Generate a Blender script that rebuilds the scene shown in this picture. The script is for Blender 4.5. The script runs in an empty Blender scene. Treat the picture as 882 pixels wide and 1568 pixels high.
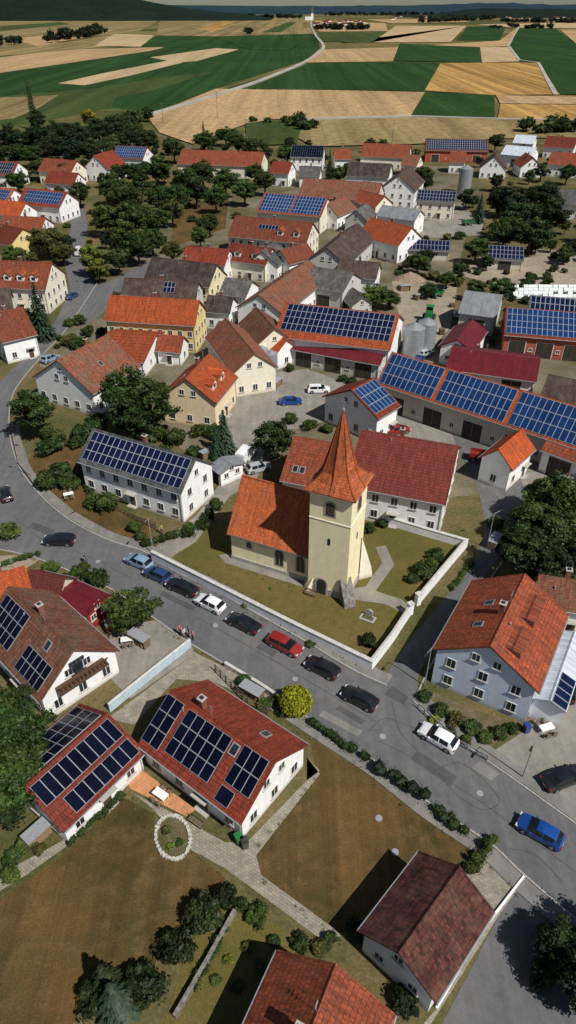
import bpy, math, random, bmesh
from mathutils import Vector, Matrix, noise
RND=random.Random(11)
# ---------------------------------------------------------------- survey
PITCH=math.radians(36.46); HC=60.0; FL=1045.0
SP,CP=math.sin(PITCH),math.cos(PITCH)
def P(u,v,z=0.0):
    "site survey: bearing/depression readings turned into metres on the plane z"
    a=(u-441)/FL; b=(v-784)/FL
    t=(HC-z)/(SP+b*CP)
    return Vector((a*t,(CP-b*SP)*t,z))
scene=bpy.context.scene
COL=scene.collection
# ---------------------------------------------------------------- mesh builder
class MB:
    def __init__(s): s.v=[];s.f=[];s.m=[];s.t=[]
    def face(s,pts,m=0,t=1.0):
        n=len(s.v); s.v.extend([tuple(p) for p in pts]); s.f.append(tuple(range(n,n+len(pts)))); s.m.append(m); s.t.append(t)
    def grid(s,verts,faces,m=0,t=1.0):
        n=len(s.v); s.v.extend([tuple(p) for p in verts])
        for f in faces: s.f.append(tuple(i+n for i in f)); s.m.append(m); s.t.append(t)
    def box(s,c,sz,m=0,ang=0,t=1.0,bottom=True):
        cx,cy,cz=c; x,y,z=sz[0]/2,sz[1]/2,sz[2]/2; ca,sa=math.cos(ang),math.sin(ang)
        vs=[]
        for dz in(-z,z):
            for dx,dy in((-x,-y),(x,-y),(x,y),(-x,y)):
                vs.append((cx+dx*ca-dy*sa,cy+dx*sa+dy*ca,cz+dz))
        fs=[(4,5,6,7),(0,1,5,4),(1,2,6,5),(2,3,7,6),(3,0,4,7)]
        if bottom: fs.append((3,2,1,0))
        s.grid(vs,fs,m,t)
    def obox(s,c,tv,nv,uv,w,h,d0,d1,m=0):
        "box on a surface: centre c, tangent tv, up uv, normal nv, from d0 to d1 along nv (open back)"
        c=Vector(c);q=[]
        for d in(d0,d1):
            for a,b in((-1,-1),(1,-1),(1,1),(-1,1)):
                q.append(c+tv*(a*w/2)+uv*(b*h/2)+nv*d)
        s.grid(q,[(4,5,6,7),(0,1,5,4),(1,2,6,5),(2,3,7,6),(3,0,4,7)],m)
    def cyl(s,p0,p1,r0,r1,n=8,m=0,cap=True,t=1.0):
        p0=Vector(p0);p1=Vector(p1);d=(p1-p0).normalized()
        a=d.orthogonal().normalized();b=d.cross(a)
        vs=[];
        for p,r in((p0,r0),(p1,r1)):
            for i in range(n):
                th=2*math.pi*i/n; vs.append(p+a*(math.cos(th)*r)+b*(math.sin(th)*r))
        fs=[(i,(i+1)%n,n+(i+1)%n,n+i) for i in range(n)]
        if cap: fs+= [tuple(range(n,2*n)),tuple(reversed(range(n)))]
        s.grid(vs,fs,m,t)
    def mesh(s,name,mats,smooth=None):
        me=bpy.data.meshes.new(name); me.from_pydata(s.v,[],s.f)
        for m in mats: me.materials.append(m)
        me.polygons.foreach_set('material_index',s.m)
        at=me.attributes.new('tint','FLOAT','FACE'); at.data.foreach_set('value',s.t)
        if smooth is not None:
            b=bmesh.new(); b.from_mesh(me); bmesh.ops.remove_doubles(b,verts=b.verts,dist=0.0005); b.to_mesh(me); b.free()
            me.polygons.foreach_set('use_smooth',[True]*len(me.polygons)); me.set_sharp_from_angle(angle=math.radians(smooth))
        me.update(); return me
    def obj(s,name,mats,parent=None,smooth=None,loc=None,rot=None):
        o=bpy.data.objects.new(name,s.mesh(name,mats,smooth)); COL.objects.link(o)
        if parent: o.parent=parent
        if loc is not None:o.location=loc
        if rot is not None:o.rotation_euler=(0,0,rot)
        return o
def inst(name,me,loc,rotz=0,scale=(1,1,1),color=None):
    o=bpy.data.objects.new(name,me); COL.objects.link(o); o.location=loc; o.rotation_euler=(0,0,rotz); o.scale=scale
    if color: o.color=(*color,1)
    return o
def empty(name,loc,rot=0):
    e=bpy.data.objects.new(name,None); COL.objects.link(e); e.location=loc; e.rotation_euler=(0,0,rot); e.empty_display_size=.5; return e
# ---------------------------------------------------------------- materials
class NT:
    def __init__(s,name,rough=.8,spec=.3,metal=0):
        s.m=bpy.data.materials.new(name); s.m.use_nodes=True; s.n=s.m.node_tree.nodes; s.l=s.m.node_tree.links
        s.b=s.n['Principled BSDF']; s.b.inputs['Roughness'].default_value=rough
        s.b.inputs['Specular IOR Level'].default_value=spec; s.b.inputs['Metallic'].default_value=metal
        s.tc=s.n.new('ShaderNodeTexCoord')
    def lk(s,a,b): s.l.new(a,b)
    def noise(s,scale,detail=4,vec=None,rough=.6):
        n=s.n.new('ShaderNodeTexNoise'); n.inputs['Scale'].default_value=scale; n.inputs['Detail'].default_value=detail; n.inputs['Roughness'].default_value=rough
        s.lk(vec or s.tc.outputs['Object'],n.inputs['Vector']); return n.outputs['Fac']
    def ramp(s,fac,a,b,c0=(0,0,0),c1=(1,1,1)):
        r=s.n.new('ShaderNodeValToRGB'); e=r.color_ramp.elements; e[0].position=a;e[1].position=b; e[0].color=(*c0,1); e[1].color=(*c1,1)
        s.lk(fac,r.inputs['Fac']); return r.outputs['Color']
    def mix(s,fac,a,b,mode='MIX'):
        n=s.n.new('ShaderNodeMix'); n.data_type='RGBA'; n.blend_type=mode
        def put(i,x):
            if isinstance(x,(tuple,list)): n.inputs[i].default_value=(*x,1)
            elif isinstance(x,(int,float)): n.inputs[i].default_value=x
            else: s.lk(x,n.inputs[i])
        put(0,fac);put(6,a);put(7,b); return n.outputs[2]
    def bump(s,h,st=.3,dist=.05):
        n=s.n.new('ShaderNodeBump'); n.inputs['Strength'].default_value=st; n.inputs['Distance'].default_value=dist
        s.lk(h,n.inputs['Height']); s.lk(n.outputs['Normal'],s.b.inputs['Normal'])
    def map(s,scale=(1,1,1),rot=0,vec=None):
        n=s.n.new('ShaderNodeMapping'); n.inputs['Scale'].default_value=scale; n.inputs['Rotation'].default_value=(0,0,rot)
        s.lk(vec or s.tc.outputs['Object'],n.inputs['Vector']); return n.outputs['Vector']
    def out(s,c): s.lk(c,s.b.inputs['Base Color']); return s.m
def g(v): return (v,v,v)
def simple(name,c1,c2,sc=3,rough=.8,spec=.3,bump=0,metal=0,lo=.35,hi=.65,big=None):
    t=NT(name,rough,spec,metal); n=t.noise(sc,5); c=t.mix(t.ramp(n,lo,hi),c1,c2)
    if big: c=t.mix(1,c,t.ramp(t.noise(big[0],4),.3,.7,g(big[1]),g(big[2])),'MULTIPLY')
    if bump: t.bump(n,bump)
    return t.out(c)
def rooftile(name,c1,c2,dirt,amt=.5,bw=.3,rh=.24,spec=.2):
    t=NT(name,.85,spec); sx=t.n.new('ShaderNodeSeparateXYZ'); t.lk(t.tc.outputs['Object'],sx.inputs[0])
    cb=t.n.new('ShaderNodeCombineXYZ'); t.lk(sx.outputs['X'],cb.inputs['X']); t.lk(sx.outputs['Z'],cb.inputs['Y'])
    b=t.n.new('ShaderNodeTexBrick'); t.lk(cb.outputs[0],b.inputs['Vector'])
    for k,v in(('Scale',1),('Brick Width',bw),('Row Height',rh),('Mortar Size',.018),('Mortar Smooth',.3),('Bias',0)): b.inputs[k].default_value=v
    b.inputs['Color1'].default_value=(*c1,1);b.inputs['Color2'].default_value=(*c2,1);b.inputs['Mortar'].default_value=(c1[0]*.3,c1[1]*.3,c1[2]*.3,1)
    c=b.outputs['Color']
    oi=t.n.new('ShaderNodeObjectInfo')
    c=t.mix(1,c,t.ramp(oi.outputs['Random'],0,1,(.62,.72,.80),(1.08,1.06,1.0)),'MULTIPLY')
    ofs=t.n.new('ShaderNodeVectorMath'); ofs.operation='ADD'; t.lk(t.tc.outputs['Object'],ofs.inputs[0]); 
    sc=t.n.new('ShaderNodeVectorMath'); sc.operation='SCALE'; sc.inputs[0].default_value=(37,91,13); t.lk(oi.outputs['Random'],sc.inputs['Scale']); t.lk(sc.outputs[0],ofs.inputs[1]); ov=ofs.outputs[0]
    n=t.noise(.5,7,ov,rough=.75); f=t.ramp(n,.44,.66,g(0),g(amt)); c=t.mix(f,c,dirt)
    st=t.noise(1.0,5,t.map((3.2,.35,.3),0,ov),rough=.7); c=t.mix(1,c,t.ramp(st,.34,.66,g(.62),g(1.16)),'MULTIPLY')
    sp=t.noise(5,3,ov,rough=.8); c=t.mix(1,c,t.ramp(sp,.35,.65,g(.76),g(1.22)),'MULTIPLY')
    lich=t.noise(11,2,ov); c=t.mix(t.ramp(lich,.66,.74,g(0),g(.35)),c,(.30,.27,.21))
    t.bump(b.outputs['Fac'],-.5,.04); return t.out(c)
def metalroof(name,c1,c2,rough=.45):
    t=NT(name,rough,.4); w=t.n.new('ShaderNodeTexWave'); w.wave_type='BANDS'; w.bands_direction='X'; w.inputs['Scale'].default_value=1.1; w.inputs['Distortion'].default_value=0
    t.lk(t.tc.outputs['Object'],w.inputs['Vector'])
    c=t.mix(t.ramp(t.noise(.6,5),.35,.7),c1,c2); c=t.mix(1,c,t.ramp(w.outputs['Fac'],.0,.25,g(.7),g(1)),'MULTIPLY')
    c=t.mix(1,c,t.ramp(t.noise(1,5,t.map((2,.3,.3)),rough=.7),.35,.65,g(.75),g(1.12)),'MULTIPLY'); t.bump(w.outputs['Fac'],.4,.04); return t.out(c)
def objcol(name,rough=.85,spec=.2,n1=(1.2,.9,1.04),n2=(9,.96,1.03),bump=.1,streak=False,coat=0):
    t=NT(name,rough,spec); oi=t.n.new('ShaderNodeObjectInfo'); c=oi.outputs['Color']
    c=t.mix(1,c,t.ramp(t.noise(n1[0],5),.3,.7,g(n1[1]),g(n1[2])),'MULTIPLY')
    nn=t.noise(n2[0],3); c=t.mix(1,c,t.ramp(nn,.3,.7,g(n2[1]),g(n2[2])),'MULTIPLY')
    if streak:
        c=t.mix(1,c,t.ramp(t.noise(1,4,t.map((2.2,2.2,.18))),.25,.55,g(.92),g(1.02)),'MULTIPLY')
        sx=t.n.new('ShaderNodeSeparateXYZ'); t.lk(t.tc.outputs['Object'],sx.inputs[0])
        c=t.mix(1,c,t.ramp(sx.outputs['Z'],0.0,.7,(.62,.59,.54),(1,1,1)),'MULTIPLY')
    if bump: t.bump(nn,bump,.02)
    if coat: t.b.inputs['Coat Weight'].default_value=coat; t.b.inputs['Coat Roughness'].default_value=.05
    return t.out(c)
M={}
M['plaster']=objcol('plaster_wall',streak=True)
M['paint']=objcol('car_paint',.35,.5,(.8,.97,1.0),(3,.98,1.0),0,coat=.6)
M['woodwall']=simple('weathered_boards',(.10,.065,.04),(.18,.12,.08),2,.9,.1,.3)
ROOF={
 'orange':rooftile('orange_clay_tiles',(.52,.105,.030),(.38,.070,.022),(.22,.055,.028),.5),
 'red':rooftile('red_clay_tiles',(.29,.050,.026),(.19,.036,.021),(.10,.032,.022),.55),
 'rust':rooftile('weathered_clay_tiles',(.38,.085,.036),(.22,.050,.026),(.12,.055,.035),.65),
 'old':rooftile('mossy_old_tiles',(.34,.11,.058),(.18,.064,.04),(.13,.105,.075),.8),
 'brown':rooftile('brown_concrete_tiles',(.095,.056,.045),(.058,.038,.034),(.14,.11,.09),.6),
 'dkred':rooftile('dark_red_speckled_tiles',(.14,.040,.03),(.042,.016,.015),(.19,.115,.085),.4),
 'claret':rooftile('claret_tiles',(.225,.044,.034),(.155,.033,.028),(.12,.035,.03),.5),
 'grey':rooftile('grey_tiles',(.12,.115,.115),(.075,.073,.075),(.19,.175,.16),.7),
 'metalred':metalroof('red_metal_roof',(.15,.013,.018),(.10,.010,.014)),
 'metalgrey':metalroof('grey_metal_roof',(.26,.27,.29),(.18,.19,.21)),
 'metalwhite':metalroof('pale_metal_roof',(.6,.65,.72),(.5,.54,.6)),
}
M['fascia']=simple('fascia_wood',(.14,.075,.05),(.10,.055,.035),4)
M['zinc']=simple('zinc_gutter',(.30,.31,.33),(.22,.23,.25),5,.5,.5)
M['brickch']=simple('chimney_brick',(.26,.09,.06),(.16,.07,.05),8,.9,.2,.3)
M['frame']=simple('window_frame_white',(.76,.76,.74),(.68,.68,.66),6,.6)
def glassmat(n,c,rough):
    t=NT(n,rough,.6); return t.out(t.mix(t.ramp(t.noise(.8,2),.4,.6),c,tuple(x*.5 for x in c)))
M['glass']=glassmat('window_glass',(.028,.034,.045),.1)
M['carglass']=glassmat('car_glass',(.012,.014,.018),.05)
M['sill']=simple('stone_sill',(.42,.40,.36),(.34,.32,.29),6)
M['shutter']=simple('wooden_shutter',(.10,.055,.03),(.075,.04,.025),5)
M['door']=simple('wooden_door',(.11,.06,.035),(.07,.04,.025),3)
M['gate']=simple('barn_gate',(.06,.045,.035),(.035,.028,.024),2)
def pvmat(n,c,c2,sp=.5):
    t=NT(n,.16,sp); return t.out(t.mix(t.ramp(t.noise(.25,2),.35,.65),c,c2))
M['pvk']=pvmat('solar_cell_black',(.002,.003,.010),(.004,.006,.018),.25)
M['pvd']=pvmat('solar_cell_dark',(.004,.008,.030),(.007,.013,.045),.35)
M['pvb']=pvmat('solar_cell_blue',(.007,.026,.095),(.012,.042,.14),.4)
M['pvf']=simple('solar_frame',(.36,.38,.41),(.30,.32,.35),5,.4,.5)
M['grave']=simple('granite',(.40,.38,.36),(.28,.27,.26),12,.5)
M['stone']=simple('rough_stone',(.26,.24,.21),(.11,.10,.09),2.5,.9,.2,.6)
M['plinth']=simple('church_plinth',(.42,.40,.36),(.30,.29,.26),2,.9,.2,.2)
M['kerb']=simple('granite_kerb',(.36,.35,.325),(.24,.235,.22),4,.85,.2,.2)
M['rubber']=simple('tyre_rubber',(.018,.018,.018),(.025,.025,.025),8,.9)
M['rim']=simple('alloy_rim',(.42,.42,.44),(.3,.3,.32),8,.35,.5,metal=.6)
M['lamp']=simple('headlight_lens',(.65,.67,.7),(.5,.5,.52),9,.15,.6)
M['tail']=simple('tail_light',(.35,.01,.01),(.22,.01,.01),9,.2,.5)
M['black']=simple('black_trim',(.02,.02,.02),(.03,.03,.03),9,.6)
M['steel']=simple('galvanised_steel',(.42,.44,.46),(.30,.32,.34),3,.4,.5,metal=.5)
M['wood']=simple('pole_wood',(.20,.14,.10),(.11,.085,.06),4)
M['log']=simple('cut_logs',(.34,.23,.13),(.18,.12,.07),9)
M['bark']=simple('bark',(.10,.07,.05),(.05,.038,.028),5,.95,.1,.5)
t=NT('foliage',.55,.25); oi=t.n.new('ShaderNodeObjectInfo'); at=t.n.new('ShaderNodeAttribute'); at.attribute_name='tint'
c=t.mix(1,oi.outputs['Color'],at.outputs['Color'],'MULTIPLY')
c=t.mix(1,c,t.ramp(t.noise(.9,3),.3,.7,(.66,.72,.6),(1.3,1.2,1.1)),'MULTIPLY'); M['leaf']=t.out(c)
tr=t.n.new('ShaderNodeBsdfTranslucent'); t.lk(c,tr.inputs['Color']); ms=t.n.new('ShaderNodeMixShader'); ms.inputs[0].default_value=.22
t.lk(t.b.outputs[0],ms.inputs[1]);t.lk(tr.outputs[0],ms.inputs[2]);t.lk(ms.outputs[0],t.n['Material Output'].inputs['Surface'])
# ---- ground
def groundmat(name,c1,c2,c3,s1=.06,s2=.5,s3=6,f=(.4,.62),bump=.25,stripes=None,rough=.95,wear=None):
    t=NT(name,rough,.08)
    a=t.ramp(t.noise(s1,6,rough=.65),*f); c=t.mix(a,c1,c2)
    b=t.ramp(t.noise(s2,6,rough=.7),.5,.72,g(0),g(.8)); c=t.mix(b,c,c3)
    n=t.noise(s3,4,rough=.75); c=t.mix(1,c,t.ramp(n,.3,.7,g(.62),g(1.34)),'MULTIPLY')
    if wear:
        n2=t.noise(1.6,7,rough=.8); c=t.mix(t.ramp(n2,.52,.66,g(0),g(wear[1])),c,wear[0])
    if stripes:
        sc,ang,st=stripes
        v=t.map((sc,sc*.02,1),ang); nn=t.noise(1,3,v); c=t.mix(1,c,t.ramp(nn,.38,.62,g(1-st),g(1+st)),'MULTIPLY')
        v=t.map((sc*5,sc*.03,1),ang); nn=t.noise(1,2,v); c=t.mix(1,c,t.ramp(nn,.35,.65,g(1-st*.5),g(1+st*.5)),'MULTIPLY')
    t.bump(n,bump,.05); return t.out(c)
G={}
G['base']=groundmat('meadow_ground',(.070,.072,.024),(.155,.115,.055),(.050,.062,.02),.05,.25,3,wear=((.20,.16,.09),.5))
G['core']=groundmat('village_ground',(.19,.16,.115),(.09,.082,.036),(.13,.12,.095),.07,.35,5,wear=((.06,.065,.025),.7))
G['grass']=groundmat('church_lawn',(.100,.088,.024),(.140,.105,.036),(.068,.070,.018),.10,.6,7,wear=((.17,.13,.055),.45))
G['dry']=groundmat('dry_lawn',(.118,.068,.025),(.062,.048,.018),(.155,.095,.044),.11,.45,7,f=(.40,.60),stripes=(.5,.6,.14),wear=((.055,.052,.018),.55))
G['dirt']=groundmat('gravel_yard',(.34,.285,.215),(.25,.21,.155),(.15,.13,.08),.1,.6,8,wear=((.12,.10,.065),.5))
G['veg']=groundmat('garden_soil',(.08,.08,.032),(.14,.10,.06),(.20,.175,.13),.3,1.1,8)
def asphalt(name,base,patch,s=.12,joint=False):
    t=NT(name,.85,.2); a=t.ramp(t.noise(s,6,rough=.7),.35,.65); c=t.mix(a,base,patch)
    n=t.noise(22,3); c=t.mix(1,c,t.ramp(n,.3,.7,g(.84),g(1.16)),'MULTIPLY')
    c=t.mix(1,c,t.ramp(t.noise(1.1,6,rough=.75),.3,.7,g(.84),g(1.12)),'MULTIPLY')
    c=t.mix(t.ramp(t.noise(.35,6,rough=.7),.58,.68,g(0),g(.4)),c,tuple(x*.6 for x in base))
    c=t.mix(1,c,t.ramp(t.noise(1,4,t.map((1.1,.07,1),math.radians(56))),.35,.65,g(.88),g(1.06)),'MULTIPLY')
    t.bump(n,.2,.01); return t.out(c)
G['road']=asphalt('asphalt',(.108,.109,.114),(.140,.138,.138))
G['walk']=asphalt('pavement',(.215,.205,.19),(.17,.163,.152),.4)
G['yard']=asphalt('concrete_yard',(.275,.25,.215),(.195,.18,.155),.2)
def pavers(name,c1,c2,mo,bw,rh):
    t=NT(name,.85,.2); b=t.n.new('ShaderNodeTexBrick'); t.lk(t.map((1,1,1),math.radians(34)),b.inputs['Vector'])
    for k,v in(('Scale',1),('Brick Width',bw),('Row Height',rh),('Mortar Size',.015)): b.inputs[k].default_value=v
    b.inputs['Color1'].default_value=(*c1,1);b.inputs['Color2'].default_value=(*c2,1);b.inputs['Mortar'].default_value=(*mo,1)
    c=t.mix(1,b.outputs['Color'],t.ramp(t.noise(.9,6,rough=.75),.3,.7,g(.66),g(1.15)),'MULTIPLY'); return t.out(c)
G['paver']=pavers('paving_stones',(.33,.29,.23),(.25,.225,.185),(.15,.135,.11),.4,.25)
G['terra']=pavers('terracotta_terrace',(.60,.27,.12),(.5,.23,.11),(.36,.2,.11),.3,.3)
def fld(name,c,c2,stripes,s1=.004): return groundmat(name,c,c2,tuple(x*.88 for x in c),s1,.02,.2,bump=.1,stripes=stripes)
G['wheat']=fld('wheat_field',(.40,.265,.135),(.32,.215,.105),(.09,.5,.13))
G['wheat2']=fld('stubble_field',(.43,.315,.18),(.37,.27,.15),(.08,1.2,.11))
G['gold']=fld('golden_stubble',(.34,.20,.065),(.27,.16,.05),(.05,.16,.34))
G['olive']=fld('stubble_strips',(.23,.165,.075),(.16,.128,.055),(.045,1.05,.28))
G['green']=fld('crop_field',(.022,.055,.013),(.015,.040,.010),(.06,.4,.20))
G['green2']=fld('meadow_field',(.050,.074,.020),(.036,.058,.016),(.05,1.0,.18))
G['farbase']=groundmat('countryside',(.06,.07,.02),(.18,.135,.05),(.035,.055,.014),.0016,.006,.05,f=(.42,.58),bump=.05)
G['forest']=groundmat('wooded_hill',(.006,.014,.009),(.010,.020,.012),(.005,.011,.008),.004,.02,.05,bump=.3)
G['hill']=groundmat('far_hill',(.014,.034,.050),(.02,.042,.057),(.014,.03,.045),.002,.01,.05,bump=.1)  # bluish distance haze painted into the hill colour, no volumetrics
# ---------------------------------------------------------------- sheets & ribbons
def crom(pts,n=6,closed=False):
    out=[];N=len(pts)
    for i in range(N-1):
        p0=pts[max(i-1,0)];p1=pts[i];p2=pts[i+1];p3=pts[min(i+2,N-1)]
        for k in range(n):
            s=k/n; out.append(.5*((2*p1)+(p2-p0)*s+(2*p0-5*p1+4*p2-p3)*s*s+(3*p1-p0-3*p2+p3)*s**3))
    out.append(pts[-1]); return out
AREAS=[]
def sheet(name,px,z,mat,keep=False,h=0):
    pts=[P(u,v) for u,v in px] if not isinstance(px[0],Vector) else px
    b=MB(); b.face([(p.x,p.y,z) for p in pts],0)
    me=b.mesh(name,[mat])
    bm=bmesh.new(); bm.from_mesh(me); bmesh.ops.recalc_face_normals(bm,faces=bm.faces)
    for f in bm.faces:
        if abs(f.normal.z)>.9 and f.normal.z<0: f.normal_flip()
    bmesh.ops.triangulate(bm,faces=[f for f in bm.faces if len(f.verts)>4]); bm.to_mesh(me); bm.free()
    o=bpy.data.objects.new(name,me); COL.objects.link(o)
    if keep: AREAS.append([(p.x,p.y) for p in pts])
    return o
def S(px,n=6): return crom([P(u,v) for u,v in px],n)
def ribbon(name,pts,w,z0,z1,mat,capmat=None,over=0.0):
    pts=[P(u,v) for u,v in pts] if not isinstance(pts[0],Vector) else pts
    L=[];Rr=[];N=len(pts)
    for i,p in enumerate(pts):
        d=Vector((0,0,0))
        if i>0: d+=(p-pts[i-1]).normalized()
        if i<N-1: d+=(pts[i+1]-p).normalized()
        d.normalize(); n=Vector((-d.y,d.x,0))
        k=1.0
        if 0<i<N-1:
            k=1/max(.5,abs(n.dot(Vector((-(p-pts[i-1]).normalized().y,(p-pts[i-1]).normalized().x,0)))))
        L.append((p+n*w/2*k,n*k));Rr.append((p-n*w/2*k,-n*k))
    b=MB()
    def zz(p,z): return (p.x,p.y,z)
    for i in range(N-1):
        a,c=L[i][0],L[i+1][0];e,f=Rr[i][0],Rr[i+1][0]
        b.face([zz(e,z1),zz(f,z1),zz(c,z1),zz(a,z1)],0)
        if z1-z0>.02:
            b.face([zz(a,z0),zz(a,z1),zz(c,z1),zz(c,z0)],0); b.face([zz(e,z0),zz(f,z0),zz(f,z1),zz(e,z1)],0)
        if capmat:
            A,Cc=a+L[i][1]*over,c+L[i+1][1]*over;E,Ff=e+Rr[i][1]*over,f+Rr[i+1][1]*over
            t0,t1=z1+.003,z1+.09; m0=(a+e)/2;m1=(c+f)/2
            b.face([zz(E,t0),zz(Ff,t0),zz(Ff,t1),zz(E,t1)],1);b.face([zz(A,t1),zz(Cc,t1),zz(Cc,t0),zz(A,t0)],1)
            b.face([zz(E,t1),zz(Ff,t1),zz(m1,t1+.07),zz(m0,t1+.07)],1);b.face([zz(m0,t1+.07),zz(m1,t1+.07),zz(Cc,t1),zz(A,t1)],1)
    if z1-z0>.02:
        for i in(0,N-1): b.face([zz(L[i][0],z0),zz(Rr[i][0],z0),zz(Rr[i][0],z1),zz(L[i][0],z1)],0)
    return b.obj(name,[mat]+([capmat] if capmat else []))
# ---------------------------------------------------------------- houses
FOOT=[]
X=Vector((1,0,0));Y=Vector((0,1,0));Z=Vector((0,0,1))
def window(b,c,tv,nv,w=1.05,h=1.3,shut=False,panes=2):
    c=Vector(c)
    b.obox(c,tv,nv,Z,w,h,0,.05,0)
    pw=(w-.12*1)/panes
    for i in range(panes):
        cc=c+tv*((i-(panes-1)/2)*(pw))
        b.obox(cc,tv,nv,Z,pw-.07,h-.16,.05,.056,1)
    b.obox(c-Z*(h/2+.05),tv,nv,Z,w+.2,.09,0,.14,2)
    if shut:
        for sgn in(-1,1): b.obox(c+tv*sgn*(w/2+.27),tv,nv,Z,.46,h,0,.05,3)
def pvgrid(b,org,tv,up,nv,Ls,Ss,s0,s1,t0,t1,pw=1.05,ph=1.72,fr=.045):
    W=(s1-s0)*Ls;Hh=(t1-t0)*Ss
    if W<.6 or Hh<.6:return
    nx=max(1,round(W/pw));ny=max(1,round(Hh/ph));pw=W/nx;ph=Hh/ny
    for i in range(nx):
        for j in range(ny):
            c=org+tv*(s0*Ls+(i+.5)*pw)+up*(t0*Ss+(j+.5)*ph)
            b.obox(c,tv,nv,up,pw-.02,ph-.03,.05,.12,0)
            b.obox(c,tv,nv,up,pw-.02-2*fr,ph-.03-2*fr,.12,.124,1)
def house(name,cx,cy,ang,Lr,hwr,he,hr,wall=(.75,.74,.70),roof='red',pv=(),win=1,dorm=(),chim=(.5,),sky=(),oh=.45,gb=.3,pvm='pvd',shut=False,gates=0,wmat=None,door=True,pvf=.045,detail=True,balc=False,shed=()):
    while ang>math.pi/2+.02: ang-=math.pi
    while ang<=-math.pi/2+.02: ang+=math.pi
    FOOT.append((cx,cy,ang,Lr/2,hwr))
    E=empty(name,(cx,cy,0),ang)
    k=(hr-he)/hwr; T=.2; hw=hwr-oh; L=Lr-2*gb; wt=he+oh*k-T; at=hr-T
    b=MB(); x=L/2
    b.face([(-x,-hw,-.3),(x,-hw,-.3),(x,-hw,wt),(-x,-hw,wt)]);b.face([(x,hw,-.3),(-x,hw,-.3),(-x,hw,wt),(x,hw,wt)])
    b.face([(x,-hw,-.3),(x,hw,-.3),(x,hw,wt),(x,0,at),(x,-hw,wt)]);b.face([(-x,hw,-.3),(-x,-hw,-.3),(-x,-hw,wt),(-x,0,at),(-x,hw,wt)])
    o=b.obj('walls',[wmat or M['plaster']],E); o.color=(*wall,1)
    b=MB(); X0,X1=-Lr/2,Lr/2; n=max(1,int(Lr/4))
    for sg in(-1,1):
        q=[(X0,0,hr),(X1,0,hr),(X1,sg*hwr,he),(X0,sg*hwr,he)]
        if sg>0: b.face(q,0)
        else: b.face(q[::-1],0)
        lo=[(p[0],p[1],p[2]-T) for p in q]; b.face(lo[::-1],1)
        b.face([(X0,sg*hwr,he),(X1,sg*hwr,he),(X1,sg*hwr,he-T),(X0,sg*hwr,he-T)],1)
        for xx in(X0,X1):
            b.face([(xx,0,hr),(xx,sg*hwr,he),(xx,sg*hwr,he-T),(xx,0,hr-T)],1)
            e=.14 if xx>0 else -.14
            b.grid([(xx-e,0,hr+.05),(xx-e,sg*hwr,he+.05),(xx+e*.15,sg*hwr,he+.05),(xx+e*.15,0,hr+.05),(xx-e,0,hr+.003),(xx-e,sg*hwr,he+.003),(xx+e*.15,sg*hwr,he-.12),(xx+e*.15,0,hr-.12)],[(0,1,2,3),(0,1,5,4),(2,3,7,6),(1,2,6,5)],0)
    b.grid([(X0-.02,-.2,hr-.2*k+.02),(X0-.02,0,hr+.11),(X0-.02,.2,hr-.2*k+.02),(X1+.02,-.2,hr-.2*k+.02),(X1+.02,0,hr+.11),(X1+.02,.2,hr-.2*k+.02)],[(0,3,4,1),(1,4,5,2),(0,1,2),(3,5,4)],0)
    b.obj('roof',[ROOF[roof],M['fascia']],E)
    S_=math.hypot(hwr,hr-he)
    def frame(side):
        sg=-1 if side=='f' else 1
        org=Vector((X0,sg*hwr,he)); up=Vector((0,-sg*hwr,hr-he)).normalized(); nv=Vector((0,sg*(hr-he),hwr)).normalized(); return org,up,nv
    if detail:
        b=MB()
        for sg in(-1,1):
            b.cyl((X0,sg*(hwr+.06),he-.1),(X1,sg*(hwr+.06),he-.1),.075,.075,6,0)
            b.cyl((x-.2,sg*(hw+.07),wt-.1),(x-.2,sg*(hw+.07),0),.05,.05,6,0)
        b.obj('gutters',[M['zinc']],E)
    if pv:
        b=MB()
        for (side,s0,s1,t0,t1) in pv:
            org,up,nv=frame(side); pvgrid(b,org,X,up,nv,Lr,S_,s0,s1,t0,t1,fr=pvf)
        b.obj('solar_panels',[M['pvf'],M[pvm]],E)
    if shed:   # long low shed dormers: raised tiled slab with a dark glazed front
        b=MB()
        for (side,s0,s1,t0,t1) in shed:
            org,up,nv=frame(side); sg=-1 if side=='f' else 1
            a=org+X*(s0*Lr)+up*(t0*S_);c_=org+X*(s1*Lr)+up*(t0*S_);d=org+X*(s1*Lr)+up*(t1*S_);e=org+X*(s0*Lr)+up*(t1*S_)
            A=a+Z*.85;C_=c_+Z*.85
            b.face([A,C_,d+Z*.03,e+Z*.03],0);b.face([a,c_,C_,A],1);b.face([a,A,e],2);b.face([c_,d,C_],2)
            b.face([A+Y*sg*.25-Z*.05,C_+Y*sg*.25-Z*.05,C_,A],0)
        b.obj('shed_dormers',[ROOF[roof],M['glass'],M['fascia']],E)
    if sky:
        b=MB()
        for (side,s,tt) in sky:
            org,up,nv=frame(side); c=org+X*(s*Lr)+up*(tt*S_)
            b.obox(c,X,nv,up,.85,1.15,.0,.09,0); b.obox(c,X,nv,up,.65,.95,.09,.094,1)
        b.obj('skylights',[M['zinc'],M['glass']],E)
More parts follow.
